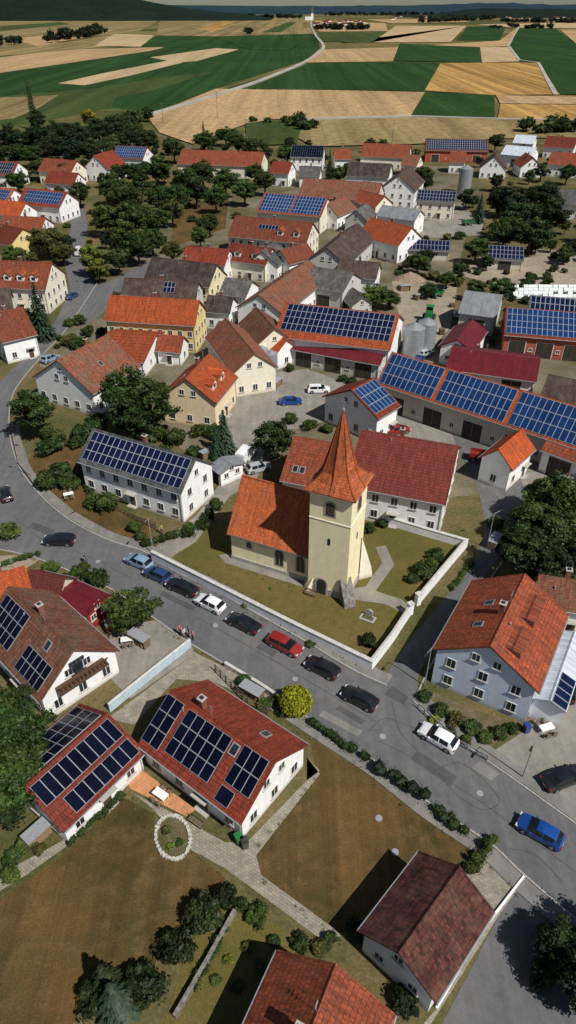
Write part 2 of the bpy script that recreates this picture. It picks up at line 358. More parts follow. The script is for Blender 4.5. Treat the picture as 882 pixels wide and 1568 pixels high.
    if chim:
        b=MB()
        for s in chim:
            cxx=X0+s*Lr; yy=.55
            zt=hr+.9; zb=hr-1.2; b.box((cxx,yy,(zt+zb)/2),(.6,.6,zt-zb),0); b.box((cxx,yy,zt+.05),(.75,.75,.1),1); b.box((cxx,yy,zt+.16),(.35,.35,.12),2)
            b.cyl((cxx+1.6,.1,hr-.3),(cxx+1.6,.1,hr+1.5),.03,.02,5,3)
            for zz in(1.0,1.25,1.45): b.box((cxx+1.6,.1,hr+zz),(.7-zz*.2,.03,.03),3)
            b.cyl((cxx-1.3,-.8,hr-.9*k-.2),(cxx-1.3,-.8,hr-.8*k+.4),.09,.09,8,3)
        b.obj('chimney_and_aerial',[M['brickch'],M['sill'],M['black'],M['zinc']],E)
    if win:
        b=MB()
        def row(c0,tv,nv,Lw,ztop,first):
            nfl=max(1,int((ztop-.2)/2.6)); nc=max(1,int((Lw-.6)/(2.5 if win==1 else 1.9)))
            for fl in range(nfl):
                zc=1.55+2.65*fl
                if zc+.75>ztop: break
                for i in range(nc):
                    if fl==0 and first and i==nc//2 and door:
                        c=Vector((0,0,1.05))+c0+tv*((i+.5)/nc-.5)*Lw
                        b.obox(c,tv,nv,Z,1.15,2.1,0,.06,0);b.obox(c,tv,nv,Z,.95,1.95,.06,.075,4);b.obox(c-Z*1.0,tv,nv,Z,1.6,.16,0,.7,2)
                        b.obox(c+Z*1.3,tv,nv,Z,1.8,.08,0,.8,2);continue
                    window(b,c0+Z*zc+tv*((i+.5)/nc-.5)*Lw,tv,nv,1.05,1.3,shut)
        row(Vector((0,-hw,0)),X,-Y,L,wt,True); row(Vector((0,hw,0)),-X,Y,L,wt,False)
        row(Vector((x,0,0)),Y,X,2*hw,wt,False); row(Vector((-x,0,0)),-Y,-X,2*hw,wt,False)
        if hr-he>2.6:
            zc=wt+(at-wt)*.30
            for sgn,nv,tv in((1,X,Y),(-1,-X,-Y)):
                for yy in((-1,1) if hw>4 else (0,)):
                    window(b,Vector((sgn*x,0,zc))+tv*yy*1.1,tv,nv,.95,1.05)
                if at-wt>4: window(b,Vector((sgn*x,0,wt+(at-wt)*.66)),tv,nv,.6,.6,panes=1)
        b.obj('windows_and_door',[M['frame'],M['glass'],M['sill'],M['shutter'],M['door']],E)
    if balc:
        b=MB(); zf=wt+(at-wt)*.02; c=Vector((x,0,zf)); b.obox(c,Y,X,Z,hw*1.3,.18,0,1.3,0)
        for i in range(12): b.obox(c+Y*((i+.5)/12-.5)*hw*1.3+Z*.5,Y,X,Z,.14,.85,1.22,1.28,0)
        b.obox(c+Z*.98,Y,X,Z,hw*1.3,.1,1.18,1.32,0); b.obox(c+Z*1.1,Y,X,Z,1.8,2.0,0,.05,1)
        b.obj('balcony',[M['shutter'],M['glass']],E)
    if gates:
        b=MB()
        for i in range(gates):
            c=Vector(((i+.5)/gates*L-L/2,-hw,min(wt-.5,3.4)/2)); w=min(3.6,L/gates*.6);h=min(wt-.5,3.4)
            b.obox(c,X,-Y,Z,w+.24,h+.1,0,.05,0); 
            for q in range(2): b.obox(c+X*(w/4*(2*q-1)),X,-Y,Z,w/2-.05,h-.1,.05,.09,1)
            c2=Vector(((i+1)/gates*L-L/2,-hw,1.7))
            if i<gates-1: window(b,c2,X,-Y,.9,.8)
        for sgn,nv,tv in((1,X,Y),(-1,-X,-Y)):
            window(b,Vector((sgn*x,0,wt+(at-wt)*.3)),tv,nv,.9,.9); window(b,Vector((sgn*x,-hw*.5,1.7)),tv,nv,.9,.9); window(b,Vector((sgn*x,hw*.5,1.7)),tv,nv,.9,.9)
        b.obj('barn_gates',[M['frame'],M['gate'],M['sill']],E)
    if dorm:
        bw=MB();br=MB()
        for (side,s) in dorm:
            sg=-1 if side=='f' else 1
            xc=X0+s*Lr; w=.85; yf=sg*(hwr*.72); zf=he+(hwr-abs(yf))*k
            ztop=zf+1.25; zr=ztop+.7
            yb=lambda z: sg*max(0,(hr-z)/k)
            f=[(xc-w,yf,zf-.1),(xc+w,yf,zf-.1),(xc+w,yf,ztop),(xc,yf,zr),(xc-w,yf,ztop)]
            bw.face(f,0)
            for q in(-1,1): bw.face([(xc+q*w,yf,zf-.1),(xc+q*w,yf,ztop),(xc+q*w,yb(ztop),ztop)],0)
            bw.obox(Vector((xc,yf,zf+.65)),X,Y*sg,Z,1.1,.95,0,.04,1);bw.obox(Vector((xc,yf,zf+.65)),X,Y*sg,Z,.9,.75,.04,.045,2)
            y0=yf+sg*.25
            for q in(-1,1):
                a=[(xc,y0,zr+.12),(xc+q*(w+.25),y0,ztop-.08),(xc+q*(w+.25),yb(ztop-.08),ztop-.08),(xc,yb(zr+.12),zr+.12)]
                br.face(a,0); br.face([(p[0],p[1],p[2]-.1) for p in a],0); br.face([a[0],a[1],(a[1][0],a[1][1],a[1][2]-.1),(a[0][0],a[0][1],a[0][2]-.1)],0)
        o=bw.obj('dormer_walls',[M['plaster'],M['frame'],M['glass']],E);o.color=(*wall,1); br.obj('dormer_roofs',[ROOF[roof]],E)
    return E
def HR(name,A,B,E,he,hr,**k):
    a=P(*A,hr);b=P(*B,hr)
    d=(b-a);d.z=0
    if isinstance(E,tuple):
        e=P(*E,he); n=Vector((-d.y,d.x,0)).normalized(); hw=abs((e-a).dot(n))
    else: hw=E
    c=(a+b)/2; ang=math.atan2(d.y,d.x)
    hw=max(2.2,min(hw,9))
    return house(name,c.x,c.y,ang,d.length,hw,he,hr,**k)
def HG(name,p1,p2,L,he,hr,**k):
    a=P(*p1);b=P(*p2);d=b-a;n=Vector((-d.y,d.x,0)).normalized();m=(a+b)/2
    if n.dot(m)<0:n=-n
    c=m+n*L/2
    return house(name,c.x,c.y,math.atan2(n.y,n.x),L+.6,d.length/2+.45,he,hr,**k)
def HS(name,p1,p2,D,he,hr,**k):
    a=P(*p1);b=P(*p2);d=b-a;n=Vector((-d.y,d.x,0)).normalized();m=(a+b)/2
    if n.dot(m)<0:n=-n
    c=m+n*D/2
    return house(name,c.x,c.y,math.atan2(d.y,d.x),d.length+.6,D/2+.45,he,hr,**k)
W=(.84,.84,.83);CR=(.77,.71,.58);YL=(.76,.60,.26);BG=(.62,.56,.46);GB=(.58,.66,.77);GR=(.54,.53,.50)
# --- foreground
HR('solar_roof_house',(262,1056),(423,1166),(378,1270),3.2,6.5,wall=W,roof='red',pvm='pvk',pvf=.03,pv=[('f',.0,.17,.12,.93),('f',.22,.64,.18,.92),('f',.74,.96,.35,.95),('f',.74,.86,.06,.3)],chim=(.28,),sky=[('b',.75,.5),('f',.69,.8)])
HR('solar_roof_annex',(165,1092),(35,1207),(103,1270),2.8,5.0,wall=W,roof='red',pvm='pvk',pvf=.03,pv=[('f',.04,.96,.5,.93),('f',.18,.96,.08,.42),('b',.05,.95,.08,.92)],chim=())
house('tiled_barn',10.7,23.55,math.radians(47.5),8.3,3.5,3.4,5.7,wall=(.72,.74,.74),roof='dkred',win=0,gates=1,chim=())
house('garden_house',1.0,14.6,math.radians(63.9),10.5,4.6,4,7,wall=W,roof='rust',chim=(.55,))
HG('grey_blue_house',(660,1045),(803,1107),12,5.4,9.0,wall=GB,roof='rust',chim=(.45,),sky=[('b',.3,.6),('b',.6,.6)],shed=[('f',.12,.42,.50,.78),('f',.52,.86,.50,.78)])
house('carport',29.2,48.6,math.radians(59),11,1.75,3.3,4.0,wall=W,roof='metalwhite',win=0,gates=0,chim=(),pv=[('f',.0,.4,.05,.95)],oh=.2,detail=False)
HG('balcony_house',(75,1103),(183,1030),13,3.5,7.5,wall=W,roof='old',pvm='pvk',pvf=.03,pv=[('f',.58,.93,.1,.55),('f',.05,.42,.2,.9)],chim=(.45,),sky=[('f',.75,.75)],balc=True)
HR('garage',(88,895),(150,922),(130,944),2.9,3.5,wall=(.30,.03,.03),roof='metalred',win=0,gates=1,chim=())
HR('shed',(45,872),(100,884),(68,905),3,5,wall=BG,roof='claret',chim=(),win=0)
HR('house',(38,866),(-40,890),(66,908),4,7,wall=W,roof='orange')
HR('house',(825,880),(915,893),(880,925),4,7,wall=W,roof='old')
# --- around the church
HR('rectory',(553,658),(703,683),(675,772),5.6,10.4,wall=W,roof='claret',chim=(.42,))
HR('rectory_wing',(450,668),(520,680),(434,737),4.6,8.4,wall=W,roof='rust',chim=(),sky=[('f',.25,.3),('f',.4,.3)])
HR('white_house',(537,597),(573,578),(583,640),5,8.3,wall=W,roof='red',pv=[('f',.05,.95,.15,.95)],pvm='pvb',chim=())
HR('solar_roof_barn',(600,539),(930,636),(670,618),5,9.5,wall=BG,roof='orange',pv=[('f',.01,.285,.06,.97),('f',.305,.63,.06,.97),('f',.65,.98,.06,.97)],pvm='pvb',win=0,gates=5,chim=(),pvf=.045)
HR('outbuilding',(763,688),(800,657),(790,716),4.2,6.8,wall=W,roof='orange',chim=())
HR('red_metal_barn',(692,531),(828,549),(800,582),4,6,wall=W,roof='metalred',win=0,gates=2,chim=(.3,))
HR('red_metal_barn',(700,520),(724,489),(752,500),4,6,wall=W,roof='metalred',win=0,gates=1,chim=())
HR('solar_roof_barn',(437,463),(612,482),(590,536),5.8,10,wall=W,roof='orange',pv=[('f',.04,.97,.22,.97)],win=0,gates=3,chim=(),pvf=.045)
HR('machine_shed',(446,518),(588,543),(586,556),3.6,5,wall=GR,roof='metalred',win=0,gates=3,chim=())
HR('farm_stable',(345,487),(390,541),4.6,5,8.5,wall=CR,roof='old',chim=())
HR('farm_stable',(392,470),(421,503),4.2,5,8.2,wall=CR,roof='old',win=0,gates=1,chim=())
HR('dormer_house',(284,580),(321,541),(335,614),5.2,9.2,wall=(.80,.64,.42),roof='orange',chim=(.6,),dorm=[('f',.3),('f',.65)],sky=[('b',.4,.5)])
HS('solar_roof_house',(133,750),(282,800),8,5.3,8.8,wall=W,roof='grey',pv=[('f',.03,.97,.12,.93)],chim=(.5,),door=True)
HG('white_gabled_house',(62,612),(148,638),13,4.7,9.6,wall=W,roof='old',chim=(.6,),sky=[('f',.5,.5)])
HR('village_inn',(168,452),(306,460),(302,500),6.2,10,wall=YL,roof='orange',chim=(.5,),win=2,shut=False)
HR('low_workshop',(165,508),(240,513),(180,556),3.4,5.6,wall=W,roof='orange',chim=(),win=0,gates=1)
HR('small_house',(243,512),(282,515),(282,541),3,5.4,wall=W,roof='rust',chim=())
HR('farmhouse',(190,425),(305,432),(300,459),5,8,wall=GR,roof='brown',sky=[('f',.6,.5)],pv=[('f',.55,.7,.3,.9)])
HR('farmhouse',(233,393),(333,405),(318,440),5.8,9.8,wall=(.74,.66,.42),roof='brown')
HR('house',(285,377),(352,382),4.8,5,8,wall=W,roof='red')
HR('dormer_house',(352,372),(418,380),5,4.8,8,wall=CR,roof='red',dorm=[('f',.3),('f',.7)])
HG('white_gabled_house',(380,428),(425,433),10,4.6,8,wall=W,roof='grey')
HR('manor_house',(360,330),(480,341),6.5,5.6,10,wall=CR,roof='rust',dorm=[('f',.65),('f',.85)],pv=[('f',.35,.6,.5,.7)])
HR('solar_roof_barn',(405,295),(503,303),8,5.5,9.8,wall=CR,roof='orange',pv=[('f',.03,.5,.08,.97),('f',.53,.97,.08,.97)],pvm='pvb',win=0,gates=2,chim=(),pvf=.05)
HR('barn',(465,273),(585,280),8,5.5,10,wall=BG,roof='old',win=0,gates=2,chim=())
HR('farmhouse',(547,341),(500,380),6,5,9,wall=GR,roof='brown')
HR('barn',(480,408),(542,418),6,5,8,wall=GR,roof='grey',win=0,gates=1,chim=())
HR('farmhouse',(472,398),(396,452),6,5,8.6,wall=W,roof='old')
HR('house',(345,425),(387,430),4.5,5,7.6,wall=W,roof='grey')
HR('house',(318,452),(358,455),3.8,4,6.6,wall=W,roof='brown')
HR('white_gabled_house',(568,333),(632,348),6,5,9.2,wall=W,roof='orange')
HR('barn',(585,314),(645,322),4.5,5,7.4,wall=W,roof='metalgrey',win=0,gates=1,chim=())
HR('house',(520,397),(582,402),4.5,4,7,wall=W,roof='brown')
HG('white_gabled_house',(580,316),(632,320),20,6,11,wall=W,roof='brown')
HR('house',(640,290),(700,293),5,5.8,8.6,wall=CR,roof='grey',pv=[('f',.02,.98,.1,.95)],chim=(),pvf=.05)
HR('solar_roof_barn',(652,212),(748,214),8,5,9,wall=(.4,.09,.05),roof='red',pv=[('f',.02,.98,.1,.97)],win=0,gates=3,chim=(),pvf=.06)
HR('house',(447,222),(497,223),7,5.5,9.5,wall=W,roof='grey',pv=[('f',.02,.98,.05,.97)],pvm='pvk',chim=(),pvf=.01)
HR('house',(512,228),(538,228),5,5,8.5,wall=W,roof='rust')
HR('farmhouse',(556,219),(630,222),7,5,9.5,wall=CR,roof='rust')
HR('barn',(278,229),(405,233),8,5,9.5,wall=CR,roof='rust',chim=(.3,.6))
HG('white_gabled_house',(132,276),(168,279),14,5,10,wall=W,roof='red')
HR('house',(178,223),(226,225),6.5,5,9,wall=W,roof='red',pv=[('f',.03,.97,.08,.96)],pvm='pvb')
HG('white_gabled_house',(733,273),(772,275),12,4,9,wall=W,roof='brown')
HG('white_gabled_house',(795,272),(827,272),12,4,8,wall=W,roof='rust')
HR('workshop',(775,222),(822,226),7,5,8,wall=W,roof='metalwhite',chim=(),win=0,gates=1)
HR('workshop',(790,206),(822,208),6,5,8,wall=W,roof='metalwhite',chim=(),win=0,gates=1)
HR('house',(838,208),(885,211),6,5,9,wall=W,roof='red')
HR('house',(845,232),(900,236),6,5,9,wall=W,roof='rust')
HR('house',(850,288),(915,294),6,5,8.5,wall=W,roof='grey')
HR('house',(-10,246),(28,248),6,5,9,wall=W,roof='red',pv=[('f',.1,.9,.1,.9)])
HR('house',(68,242),(118,246),6,5,9,wall=CR,roof='rust')
HR('house',(75,262),(120,265),5,4,7.5,wall=W,roof='red')
HR('house',(38,288),(103,294),6,5,9,wall=W,roof='red',pv=[('f',.1,.95,.2,.9)],pvm='pvb')
HR('house',(-30,283),(22,290),6,5,9,wall=W,roof='orange',pv=[('f',.1,.95,.2,.9)],pvm='pvb')
HR('house',(-10,305),(40,310),5,4,7.5,wall=W,roof='orange')
HR('dormer_house',(-20,398),(80,402),6.5,6,10.5,wall=CR,roof='rust',dorm=[('f',.4),('f',.6),('f',.8)])
HR('farmhouse',(-20,482),(35,470),6,4.8,9,wall=W,roof='rust')
HR('farmhouse',(-25,444),(15,440),6,4.8,9,wall=W,roof='brown')
HR('house',(-15,340),(35,350),6,5,8.5,wall=YL,roof='red')
HR('house',(5,330),(70,333),5,4.5,7.5,wall=W,roof='rust')
HR('solar_roof_barn',(775,470),(905,480),7.5,4.6,8,wall=(.42,.11,.07),roof='red',pv=[('f',.02,.98,.08,.97)],pvm='pvb',win=0,gates=3,chim=(),pvf=.05)
HR('solar_roof_barn',(812,452),(905,460),6,5,8,wall=BG,roof='grey',pv=[('f',.02,.98,.08,.97)],pvm='pvd',win=0,gates=2,chim=(),pvf=.06)
HR('hay_barn',(712,445),(770,452),6.5,4.5,7.5,wall=GR,roof='metalgrey',win=0,gates=1,chim=())
HR('shed',(620,366),(690,369),4,3,5,wall=BG,roof='grey',pv=[('f',.02,.98,.08,.97)],win=0,gates=1,chim=())
HR('shed',(748,375),(803,378),5,3,5.5,wall=BG,roof='grey',pv=[('f',.02,.98,.08,.97)],win=0,gates=1,chim=())
HR('barn',(535,248),(600,251),7,5,9,wall=W,roof='brown',win=0,gates=1,chim=())
HR('barn',(840,573),(930,592),5,4,7,wall=W,roof='brown',chim=())
HR('shed',(842,668),(905,690),(830,690),4,5.2,wall=W,roof='rust',win=0,gates=1,chim=())
HR('house',(418,247),(448,249),5,5,8.5,wall=W,roof='red')
HR('house',(620,236),(645,238),5,4.5,8,wall=CR,roof='old')
HR('house',(690,232),(715,233),5,4.5,8,wall=W,roof='rust')
HR('house',(460,254),(492,255),4.5,4.5,7.5,wall=W,roof='grey')
HR('barn',(548,290),(590,300),4.5,5,8,wall=CR,roof='rust',win=0,gates=1,chim=())
HR('house',(428,383),(470,372),4,4.5,7.5,wall=W,roof='rust')
HR('house',(500,312),(530,300),4.5,4.5,8,wall=W,roof='old')
HR('house',(545,322),(562,312),4,4.5,7.5,wall=GR,roof='grey')
HR('shed',(438,415),(468,430),3,3.5,5.5,wall=GR,roof='brown',win=0,gates=1,chim=())
HR('shed',(540,440),(556,455),3,3,5,wall=GR,roof='grey',win=0,gates=1,chim=())
HR('house',(410,505),(440,520),3,3.5,6,wall=W,roof='orange',chim=())
HR('garage',(338,700),(356,712),2.6,2.6,3.3,wall=W,roof='metalgrey',win=0,gates=1,chim=(),detail=False)
# ---------------------------------------------------------------- church
def arch(b,c,tv,nv,w,h,d,m,seg=8):
    c=Vector(c);pts=[(-w/2,-h/2),(w/2,-h/2)]
    for i in range(seg+1):
        a=math.pi*i/seg; pts.append((w/2*math.cos(a),h/2-w/2+w/2*math.sin(a)))
    fr=[c+tv*p[0]+Z*p[1]+nv*d for p in pts]; bk=[c+tv*p[0]+Z*p[1] for p in pts]
    b.face(fr,m); n=len(pts)
    for i in range(n): b.face([bk[i],bk[(i+1)%n],fr[(i+1)%n],fr[i]],m)
CH=empty('village_church',(6.0,65.9,0),math.radians(-25))
CC=(.87,.77,.50)
h=2.6;b=MB()
b.box((0,0,7.65),(2*h,2*h,15.9),0)
o=b.obj('tower_walls',[M['plaster']],CH);o.color=(*CC,1)
b=MB(); b.box((0,0,.35),(2*h+.24,2*h+.24,1.3),0); b.obj('tower_plinth',[M['plinth']],CH)
b=MB(); b.box((0,0,15.45),(2*h+.4,2*h+.4,.3),0); b.box((0,0,15.2),(2*h+.2,2*h+.2,.2),0); b.box((0,0,11.6),(2*h+.12,2*h+.12,.14),0); o=b.obj('cornice',[M['plaster']],CH);o.color=(.86,.8,.66,1)
b=MB()
def ring(z,rc,rm): return [Vector((math.cos(k*math.pi/4)*(rm if k%2==0 else rc),math.sin(k*math.pi/4)*(rm if k%2==0 else rc),z)) for k in range(8)]
rs=[ring(15.55,3.15*1.414,3.15),ring(15.72,3.15*1.414,3.15),ring(16.6,3.05,2.5),ring(17.6,2.1,2.0),ring(19,1.65,1.6),ring(24.9,.08,.08)]
for r0,r1 in zip(rs[:-1],rs[1:]):
    for k in range(8): b.face([r0[k],r0[(k+1)%8],r1[(k+1)%8],r1[k]],0)
b.face(rs[0][::-1],0)
for k in range(8):
    for r0,r1 in zip(rs[1:-1],rs[2:]): b.cyl(r0[k],r1[k],.10,.08 if r1 is not rs[-1] else .03,5,1)
spm=rooftile('spire_tiles',(.62,.15,.045),(.44,.095,.032),(.26,.11,.07),.5)
b.obj('spire',[spm,ROOF['orange']],CH)
b=MB(); b.cyl((0,0,24.7),(0,0,26.4),.05,.035,6,0)
b.box((0,0,26.0),(.6,.06,.06),0); 
b.cyl((0,0,24.95),(0,0,25.2),.18,.18,8,0); b.obj('finial_cross',[M['zinc']],CH)
b=MB()
for tv,nv in((X,-Y),(Y,X),(-X,Y),(-Y,-X)):
    arch(b,nv*h+Z*13.5,tv,nv,1.5,2.2,.05,0); arch(b,nv*(h+.05)+Z*13.45,tv,nv,1.1,1.9,.01,1)
    for i in range(6): b.obox(nv*(h+.06)+Z*(12.75+i*.25),tv,nv,Z,.9,.05,0,.05,2)
    arch(b,nv*h+Z*8.6,tv,nv,.35,1.0,.03,1)
arch(b,Vector((-.7,-h-.12,1.35)),X,-Y,1.7,2.7,.06,0); arch(b,Vector((-.7,-h-.18,1.25)),X,-Y,1.25,2.4,.02,1)
b.obj('tower_windows',[M['sill'],M['glass'],M['shutter']],CH)
nx0,nx1=-14.3,-2.62; yc=2.9; nh=4.3; ez,rz=4.7,10.8
b=MB()
yf,yb=yc-nh,yc+nh; zt=ez+.2
b.face([(nx0,yf,-.3),(nx1,yf,-.3),(nx1,yf,zt),(nx0,yf,zt)]);b.face([(nx1,yb,-.3),(nx0,yb,-.3),(nx0,yb,zt),(nx1,yb,zt)])
for xx in(nx0,nx1): b.face([(xx,yf,-.3),(xx,yb,-.3),(xx,yb,zt),(xx,yc,rz-.25),(xx,yf,zt)])
o=b.obj('nave_walls',[M['plaster']],CH);o.color=(*CC,1)
b=MB(); b.box(((nx0+nx1)/2,yf-.02,.15),(nx1-nx0+.2,.2,.9),0); b.box((nx0-.02,yc,.15),(.2,2*nh+.1,.9),0); b.obj('nave_plinth',[M['plinth']],CH)
b=MB(); T=.22; rw=nh+.45; k=(rz-ez)/rw
a0,a1=nx0-.3,nx1
for sg in(-1,1):
    q=[(a0,yc,rz),(a1,yc,rz),(a1,yc+sg*rw*.88,ez+(rz-ez)*.10),(a0,yc+sg*rw*.88,ez+(rz-ez)*.10)]
    q2=[q[3],q[2],(a1,yc+sg*(rw+.1),ez-.15),(a0,yc+sg*(rw+.1),ez-.15)]
    for qq in(q,q2):
        b.face(qq if sg>0 else qq[::-1],0); b.face([(p[0],p[1],p[2]-T) for p in qq],1)
        b.face([qq[0],qq[3],(qq[3][0],qq[3][1],qq[3][2]-T),(qq[0][0],qq[0][1],qq[0][2]-T)],1)
    b.face([q2[3],q2[2],(q2[2][0],q2[2][1],q2[2][2]-T),(q2[3][0],q2[3][1],q2[3][2]-T)],1)
b.cyl((a0-.02,yc,rz),(a1,yc,rz),.13,.13,8,0)
b.obj('nave_roof',[spm,M['fascia']],CH)
b=MB(); b.cyl((a0,yf-.5,ez-.25),(a1,yf-.5,ez-.25),.08,.08,6,0); b.cyl((nx1-.25,yf-.08,ez-.3),(nx1-.25,yf-.08,0),.05,.05,6,0); b.obj('nave_gutter',[M['zinc']],CH)
b=MB()
for xx,ww,hh,zc in((-11.6,.6,.9,3.2),(-7.2,1.05,2.5,2.6),(-4.2,1.05,2.5,2.6)):
    arch(b,(xx,yf,zc),X,-Y,ww+.35,hh+.35,.04,0); arch(b,(xx,yf-.04,zc),X,-Y,ww,hh,.012,1)
    b.obox(Vector((xx,yf-.052,zc-.1)),X,-Y,Z,.06,hh-.4,0,.02,0)
b.obj('nave_windows',[M['sill'],M['glass']],CH)
def buttress(sx,sy,mat,hh,reach,w=1.5,col=None,nm='buttress'):
    b=MB(); d=Vector((sx,sy,0)).normalized(); p=Vector((-d.y,d.x,0)); c=Vector((sx*h,sy*h,0))-d*.5
    f=[c+p*w/2,c-p*w/2]; q=[f[0]+d*(reach+.5),f[1]+d*(reach+.5)]
    up=Z*hh; lo=-Z*.3
    v=[f[0]+lo,f[1]+lo,q[1]+lo,q[0]+lo,f[0]+up,f[1]+up,q[1]-d*.35+Z*hh*.25,q[0]-d*.35+Z*hh*.25]
    b.grid(v,[(0,3,7,4),(1,5,6,2),(2,6,7,3),(4,7,6,5)],0); o=b.obj(nm,[mat],CH)
    if col:o.color=(*col,1)
buttress(1,-1,M['stone'],3.4,1.5)
buttress(1,1,M['plaster'],7,1.5,col=(.86,.80,.66))
buttress(-1,-1,M['plaster'],2.2,.6,1.0,col=CC)
FOOT.append((2,67,math.radians(-25),13,6))
# ---------------------------------------------------------------- ground, roads
gb=MB(); gb.face([(-9000,-400,0),(9000,-400,0),(9000,470,0),(-9000,470,0)]); gb.face([(-9000,470,0),(9000,470,0),(9000,16000,0),(-9000,16000,0)],1); gb.obj('ground',[G['base'],G['farbase']])
inner=[(150,432),(105,500),(62,548),(22,600),(14,650),(25,705),(52,748),(100,792),(160,825),(222,846),(262,872),(330,906),(400,944),(470,984),(540,1026),(592,1050)]
inner2=[(632,1072),(670,1108),(725,1150),(800,1203),(882,1262),(1000,1345),(1200,1500)]
outer=[(1200,1650),(1000,1500),(882,1408),(800,1338),(750,1292),(660,1232),(580,1170),(500,1118),(420,1066),(345,1018),(290,985),(240,950),(195,918),(150,892),(100,872),(45,852),(0,842),(-60,830)]
sheet('village_ground',[(170,400),(240,340),(340,305),(400,270),(520,250),(700,255),(720,330),(700,420),(690,500),(882,560),(1000,640),(1000,740),(700,760),(560,790),(420,690),(300,700),(60,560),(110,470)],.006,G['core'])
road=S(inner)+S(inner2)+S(outer)+[P(-90,760)]+S([(-60,690),(-30,620),(0,585),(40,545),(80,500),(110,440)])
sheet('main_road',road,.03,G['road'],keep=True)
sheet('side_street',S([(585,1056),(600,1020),(640,965),(690,905),(722,868),(738,830),(740,790),(728,740),(705,695),(690,660)])+S([(725,668),(770,700),(800,740),(800,790),(775,840),(745,880),(700,945),(660,1000),(640,1040),(645,1085)]),.034,G['road'],keep=True)
sheet('street',S([(110,450),(100,400),(108,350),(112,320),(130,320)],4)+S([(134,350),(128,400),(150,435),(200,415),(240,395),(255,405),(215,440),(160,478),(130,500)],4),.038,G['road'],keep=True)
sheet('village_square',[(355,580),(470,565),(540,590),(610,635),(735,672),(740,700),(690,690),(600,668),(500,645),(440,660),(405,690),(395,730),(350,762),(300,830),(248,862),(222,850),(300,790),(345,730),(352,680),(345,640)],.026,G['yard'],keep=True)
sheet('farm_yard',[(600,430),(700,440),(690,500),(640,560),(600,545),(610,480)],.018,G['dirt'],keep=True)
sheet('farm_yard',[(720,690),(900,715),(900,760),(800,745),(750,720)],.022,G['yard'],keep=True)
sheet('farm_yard',[(690,320),(745,330),(735,360),(640,365),(630,350)],.018,G['yard'],keep=True)
sheet('church_lawn',[(234,852),(568,1016),(636,928),(712,836),(572,790),(480,800),(350,812),(330,800)],.015,G['grass'],keep=True)
sheet('church_path',[(335,850),(352,848),(480,890),(515,905),(560,898),(585,862),(575,838),(590,835),(604,865),(575,905),(615,918),(630,930),(620,940),(590,925),(540,918),(490,907),(345,862)],.024,G['yard'],keep=True)
sheet('dry_lawn',[(475,1130),(560,1185),(640,1240),(728,1290),(690,1340),(640,1300),(560,1400),(520,1432),(450,1380),(392,1335),(395,1300),(485,1190)],.012,G['dry'],keep=True)
sheet('dry_lawn',[(-200,1480),(-10,1385),(95,1310),(190,1222),(235,1245),(240,1290),(290,1300),(345,1345),(320,1400),(230,1480),(110,1568),(60,1700),(-300,1700)],.012,G['dry'],keep=True)
sheet('garden_path',[(205,1215),(255,1240),(345,1290),(378,1290),(470,1195),(490,1180),(470,1160),(490,1185),(392,1310),(400,1340),(525,1432),(500,1445),(420,1385),(345,1330),(290,1300),(235,1240)],.02,G['paver'],keep=True)
sheet('garden_path',[(-60,1370),(95,1288),(102,1278),(110,1290),(40,1340),(-60,1400)],.016,G['paver'])
sheet('terrace',[(182,1178),(205,1170),(300,1240),(285,1250),(200,1208)],.026,G['terra'],keep=True)
sheet('driveway',[(165,1100),(300,1000),(345,1022),(430,1078),(420,1090),(330,1045),(270,1040),(205,1110)],.024,G['paver'],keep=True)
sheet('gravel_yard',[(168,960),(238,950),(290,985),(300,1000),(200,1070),(170,1040)],.02,G['yard'],keep=True)
sheet('house_forecourt',[(740,1160),(810,1115),(870,1030),(1000,900),(1100,1300),(1000,1345),(882,1262)],.026,G['yard'],keep=True)
sheet('paved_forecourt',[(735,1290),(760,1290),(805,1345),(765,1400),(690,1520),(640,1600),(620,1600),(668,1545),(720,1395),(700,1345)],.02,G['paver'],keep=True)
sheet('asphalt_yard',[(805,1345),(882,1408),(1000,1500),(1000,1700),(700,1700),(660,1600),(765,1400)],.022,G['road'],keep=True)
sheet('garden_bed',[(640,1080),(665,1060),(720,1085),(800,1110),(740,1150),(700,1135)],.028,G['veg'])
sheet('vegetable_garden',[(300,1420),(345,1375),(430,1420),(470,1450),(380,1568),(250,1568)],.014,G['grass'])
sheet('garden_bed',[(50,690),(110,670),(130,700),(135,755),(210,790),(240,800),(225,840),(160,820),(100,785),(60,745),(40,715)],.014,G['dry'],keep=False)
sheet('verge',[(60,850),(110,860),(190,905),(240,948),(168,960),(165,900),(100,870)],.016,G['veg'])
sheet('dry_paddock',[(800,380),(900,385),(900,450),(790,445),(700,420),(730,395)],.014,G['dirt'])
sheet('dry_paddock',[(270,310),(350,305),(345,350),(260,380)],.014,G['dry'])
sheet('gravel_path',[(-60,855),(20,850),(60,858),(40,870),(-60,880)],.02,G['dirt'])
def off(pts,d):
    out=[]
    for i,p in enumerate(pts):
        a=pts[max(i-1,0)];c=pts[min(i+1,len(pts)-1)];t=(c-a).normalized(); out.append(p+Vector((-t.y,t.x,0))*d)
    return out
ci=S(inner); ribbon('kerb',ci,.18,.0,.15,M['kerb'])
w1=S([(100,792),(160,825),(222,846),(262,872),(330,906),(400,944),(470,984),(540,1026),(592,1050)])
ribbon('pavement',off(w1,.85),1.55,.0,.13,G['walk'])
w1b=S([(14,650),(25,705),(52,748),(100,792)]); ribbon('pavement',off(w1b,.85),1.55,.0,.13,G['walk'])
ci=S(inner2); ribbon('kerb',ci,.18,.0,.12,M['kerb']); ribbon('pavement',off(ci,.9),1.5,.0,.115,G['walk'])
co=S(outer); ribbon('kerb',co,.18,.0,.12,M['kerb'])
